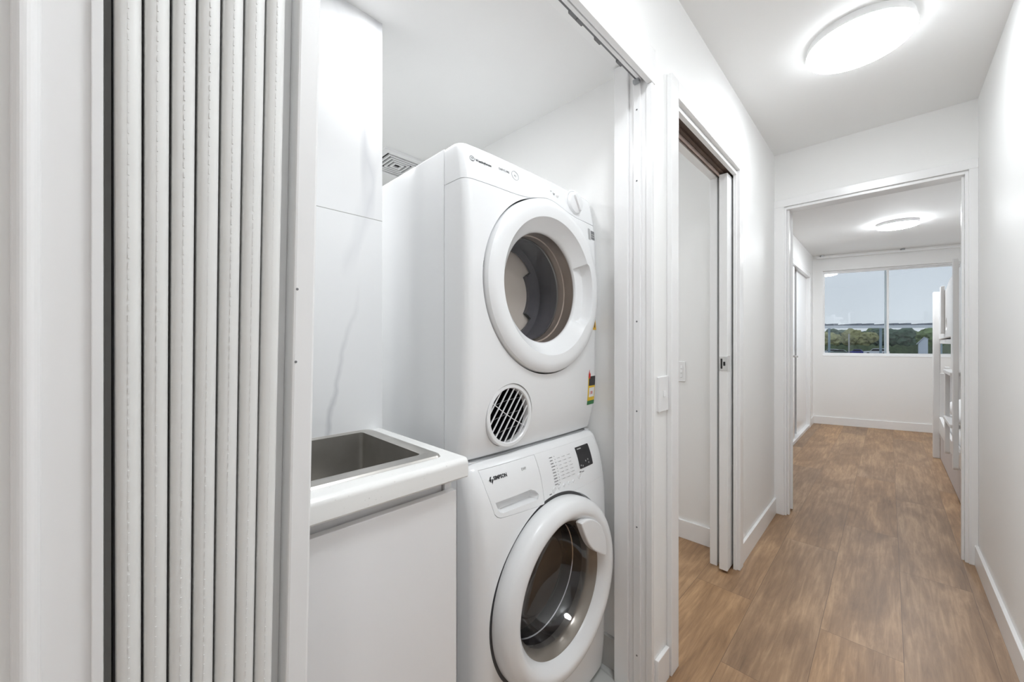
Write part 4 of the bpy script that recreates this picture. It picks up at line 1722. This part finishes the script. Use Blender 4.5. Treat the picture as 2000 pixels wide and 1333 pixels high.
GZ = -2.2
bm = new()
box(bm, -120, 160, 14, 330, GZ - 0.2, GZ)
m = mat('car_park_asphalt', (150, 152, 156), 0.8, var=(0.2, 0.08))
struct('ground', bm, m, 'grey asphalt car park outside the window')

leaf_m = [mat('foliage_green', (118, 138, 92), 0.8, var=(0.9, 0.35)), mat('foliage_dark', (84, 104, 88), 0.8, var=(0.9, 0.35)),
          mat('foliage_olive', (150, 150, 106), 0.8, var=(0.9, 0.35))]
bark = mat('bark', (92, 80, 68), 0.9, var=(3, 0.2))


def tree(px, D, h, r, mi, label):
    p = out_pt(px, D, GZ)
    t = thing('tree', label, 'tree', p, 'trees behind the car park')
    bm = new()
    rr = random.Random(int(px * 7))
    for k in range(9):
        c = Vector((p.x + rr.uniform(-0.6, 0.6) * r, p.y + rr.uniform(-0.4, 0.4) * r, GZ + h * rr.uniform(0.40, 0.82)))
        q = r * rr.uniform(0.42, 0.62)
        sub = bmesh.ops.create_icosphere(bm, subdivisions=3, radius=1.0)
        for v in sub['verts']:
            d = v.co.copy()
            v.co = c + Vector((d.x * q, d.y * q, d.z * q * 0.85)) * (1 + 0.32 * noise.noise(d * 2.6 + Vector((px, k, 0))) + 0.16 * noise.noise(d * 7 + Vector((k, px, 0))))
    build('crown', bm, leaf_m[mi], t, sharp=20)
    bm = new()
    tube(bm, [(p.x, p.y, GZ), (p.x + 0.1, p.y, GZ + h * 0.3), (p.x, p.y, GZ + h * 0.6)], 0.22, 8)
    build('trunk', bm, bark, t)


tl = [('olive brown tree at the left edge of the window view', 1606, 116, 6.8, 4.3, 2),
      ('low dark green tree behind the pale sedan', 1632, 130, 7.7, 4.3, 1),
      ('mid green tree behind the street pole', 1656, 144, 8.7, 4.3, 0),
      ('yellow green tree behind the blue car', 1680, 117, 6.8, 4.3, 2),
      ('dark tree behind the white van', 1704, 131, 7.8, 4.3, 1),
      ('green tree left of the window mullion', 1728, 145, 8.8, 4.3, 0),
      ('bluish dark tree right of the window mullion', 1752, 116, 6.8, 4.3, 1),
      ('olive tree in the middle of the right pane', 1778, 130, 7.7, 4.3, 0),
      ('dark green tree beside the white gable', 1804, 144, 8.7, 4.3, 1),
      ('green tree at the right edge beside the bunk bed', 1832, 117, 6.8, 4.3, 0),
      ('dark tree seen through the gap of the bunk bed', 1862, 131, 7.8, 4.3, 1)]
for lab, px, D, h, r, mi in tl:
    tree(px, D, h, r, mi, lab)
hm = mat('hedge_leaves', (92, 106, 78), 0.85, var=(1.2, 0.4))
bm = new()
a = out_pt(1590, 108, GZ); b = out_pt(1900, 108, GZ)
nseg = 90
topv, botv, back = [], [], []
for k in range(nseg + 1):
    q = a.lerp(b, k / nseg)
    hh = 2.3 + 0.8 * noise.noise(Vector((k * 0.35, 0, 0))) + 0.3 * noise.noise(Vector((k * 1.3, 4, 0)))
    botv.append(bm.verts.new((q.x, q.y, GZ)))
    topv.append(bm.verts.new((q.x, q.y + 0.6 + 0.3 * noise.noise(Vector((k * 0.9, 9, 0))), GZ + hh)))
    back.append(bm.verts.new((q.x, q.y + 2.2, GZ + hh * 0.6)))
for k in range(nseg):
    bm.faces.new([botv[k], botv[k + 1], topv[k + 1], topv[k]])
    bm.faces.new([topv[k], topv[k + 1], back[k + 1], back[k]])
hd = build('hedge', bm, hm, None, base=tuple(a))
tag(hd, 'long dark hedge along the far side of the car park', 'hedge')


# long canopy with a white fascia crossing the view
cp = thing('canopy', 'long flat canopy roof with a white edge above the car park', 'canopy', out_pt(1700, 62, GZ))
bm = new()
A = out_pt(1585, 64, 0); B = out_pt(1890, 60, 0)
d = (B - A).normalized(); nrm = Vector((-d.y, d.x, 0))


def cbox(bm, f0, f1, o0, o1, z0, z1):
    Lg = (B - A).length
    vs = []
    for f in (f0, f1):
        for o_ in (o0, o1):
            for z in (z0, z1):
                q = A + d * (Lg * f) + nrm * o_
                vs.append(bm.verts.new((q.x, q.y, z)))
    for f in ((0, 1, 3, 2), (4, 6, 7, 5), (0, 4, 5, 1), (2, 3, 7, 6), (0, 2, 6, 4), (1, 5, 7, 3)):
        bm.faces.new([vs[i] for i in f])


cbox(bm, 0, 1, 0, 0.3, 3.35, 3.80)
build('fascia', bm, mat('white_metal', (232, 236, 240), 0.5), cp)
bm = new()
for k in range(13):
    f = k / 12.6
    cbox(bm, f, f + 0.028, 0.3, 3.0, 3.8, 4.02 + (0.12 if k % 3 else 0.0))
build('roof_ribs', bm, mat('roof_grey', (126, 132, 142), 0.6), cp)
for f in (0.12, 0.46, 0.84):
    bm = new()
    cbox(bm, f, f + 0.010, 0.1, 0.35, GZ, 3.35)
    build('post', bm, mat('post_blue_grey', (150, 170, 180), 0.5), cp)


def car(px, D, length, hgt, colr, label, name='car', group='cars in the car park'):
    p = out_pt(px, D, GZ)
    t = thing(name, label, 'car', p, group)
    L = length / 2
    pr = [(-L, 0.30), (-L, 0.75), (-L * 0.93, 0.88), (-L * 0.45, 0.96), (-L * 0.25, hgt - 0.06), (-L * 0.12, hgt), (L * 0.55, hgt), (L * 0.72, hgt - 0.08),
          (L * 0.90, 0.98), (L, 0.90), (L, 0.32), (L * 0.8, 0.24), (-L * 0.8, 0.24)]
    bm = new()
    prism(bm, [(p.x + q[0], GZ + q[1]) for q in pr], 'y', p.y - 0.88, p.y + 0.88)
    body = build('body', bm, mat('car_paint', colr, 0.3), t, 0.05)
    bm = new()
    gp = [(-L * 0.40, 1.0), (-L * 0.22, hgt - 0.10), (L * 0.55, hgt - 0.10), (L * 0.80, 1.0)]
    prism(bm, [(p.x + q[0], GZ + q[1]) for q in gp], 'y', p.y - 0.90, p.y - 0.87)
    build('side_window', bm, M['black'], body)
    for s in (-0.6, 0.6):
        for w_ in (-0.80, 0.80):
            bm = new()
            lathe(bm, [(0, -0.1), (0.28, -0.1), (0.33, -0.06), (0.33, 0.06), (0.28, 0.1), (0, 0.1)], (p.x + s * L, p.y + w_, GZ + 0.33), 'y', 20)
            build('wheel', bm, M['black'], t)


car(1622, 98, 4.3, 1.45, (214, 218, 222), 'pale sedan parked at the left end of the car park')
car(1636, 94, 3.6, 1.40, (120, 132, 128), 'grey green hatchback parked beside the pale sedan')
car(1671, 96, 2.9, 1.42, (70, 74, 150), 'small blue car parked beside the street pole')
car(1711, 97, 4.9, 1.62, (232, 234, 238), 'long white car parked left of the window mullion')
bm = new()
q = out_pt(1658, 90, GZ)
tube(bm, [(q.x, q.y, GZ), (q.x, q.y, GZ + 5.2)], 0.13, 10)
o = build('street_pole', bm, M['lgrey'], None, base=tuple(q))
tag(o, 'thin pale pole standing in the car park', 'pole')
# white gabled house beyond the trees
hs = thing('house', 'white gabled house between the trees right of the mullion', 'house', out_pt(1802, 105, GZ))
q = out_pt(1803, 105, 0)
bm = new()
prism(bm, [(q.x - 0.9, GZ), (q.x + 0.9, GZ), (q.x + 0.9, 1.9), (q.x + 0.2, 2.3), (q.x - 0.9, 0.6)], 'y', q.y, q.y + 2)
build('walls', bm, mat('house_white', (214, 222, 232), 0.7), hs)
bm = new()
prism(bm, [(q.x - 1.2, 0.35), (q.x + 0.2, 2.3), (q.x + 1.0, 1.85), (q.x + 1.05, 1.95), (q.x + 0.2, 2.45), (q.x - 1.3, 0.45)], 'y', q.y - 0.2, q.y + 2)
build('roof', bm, mat('roof_pale', (190, 196, 206), 0.7), hs)
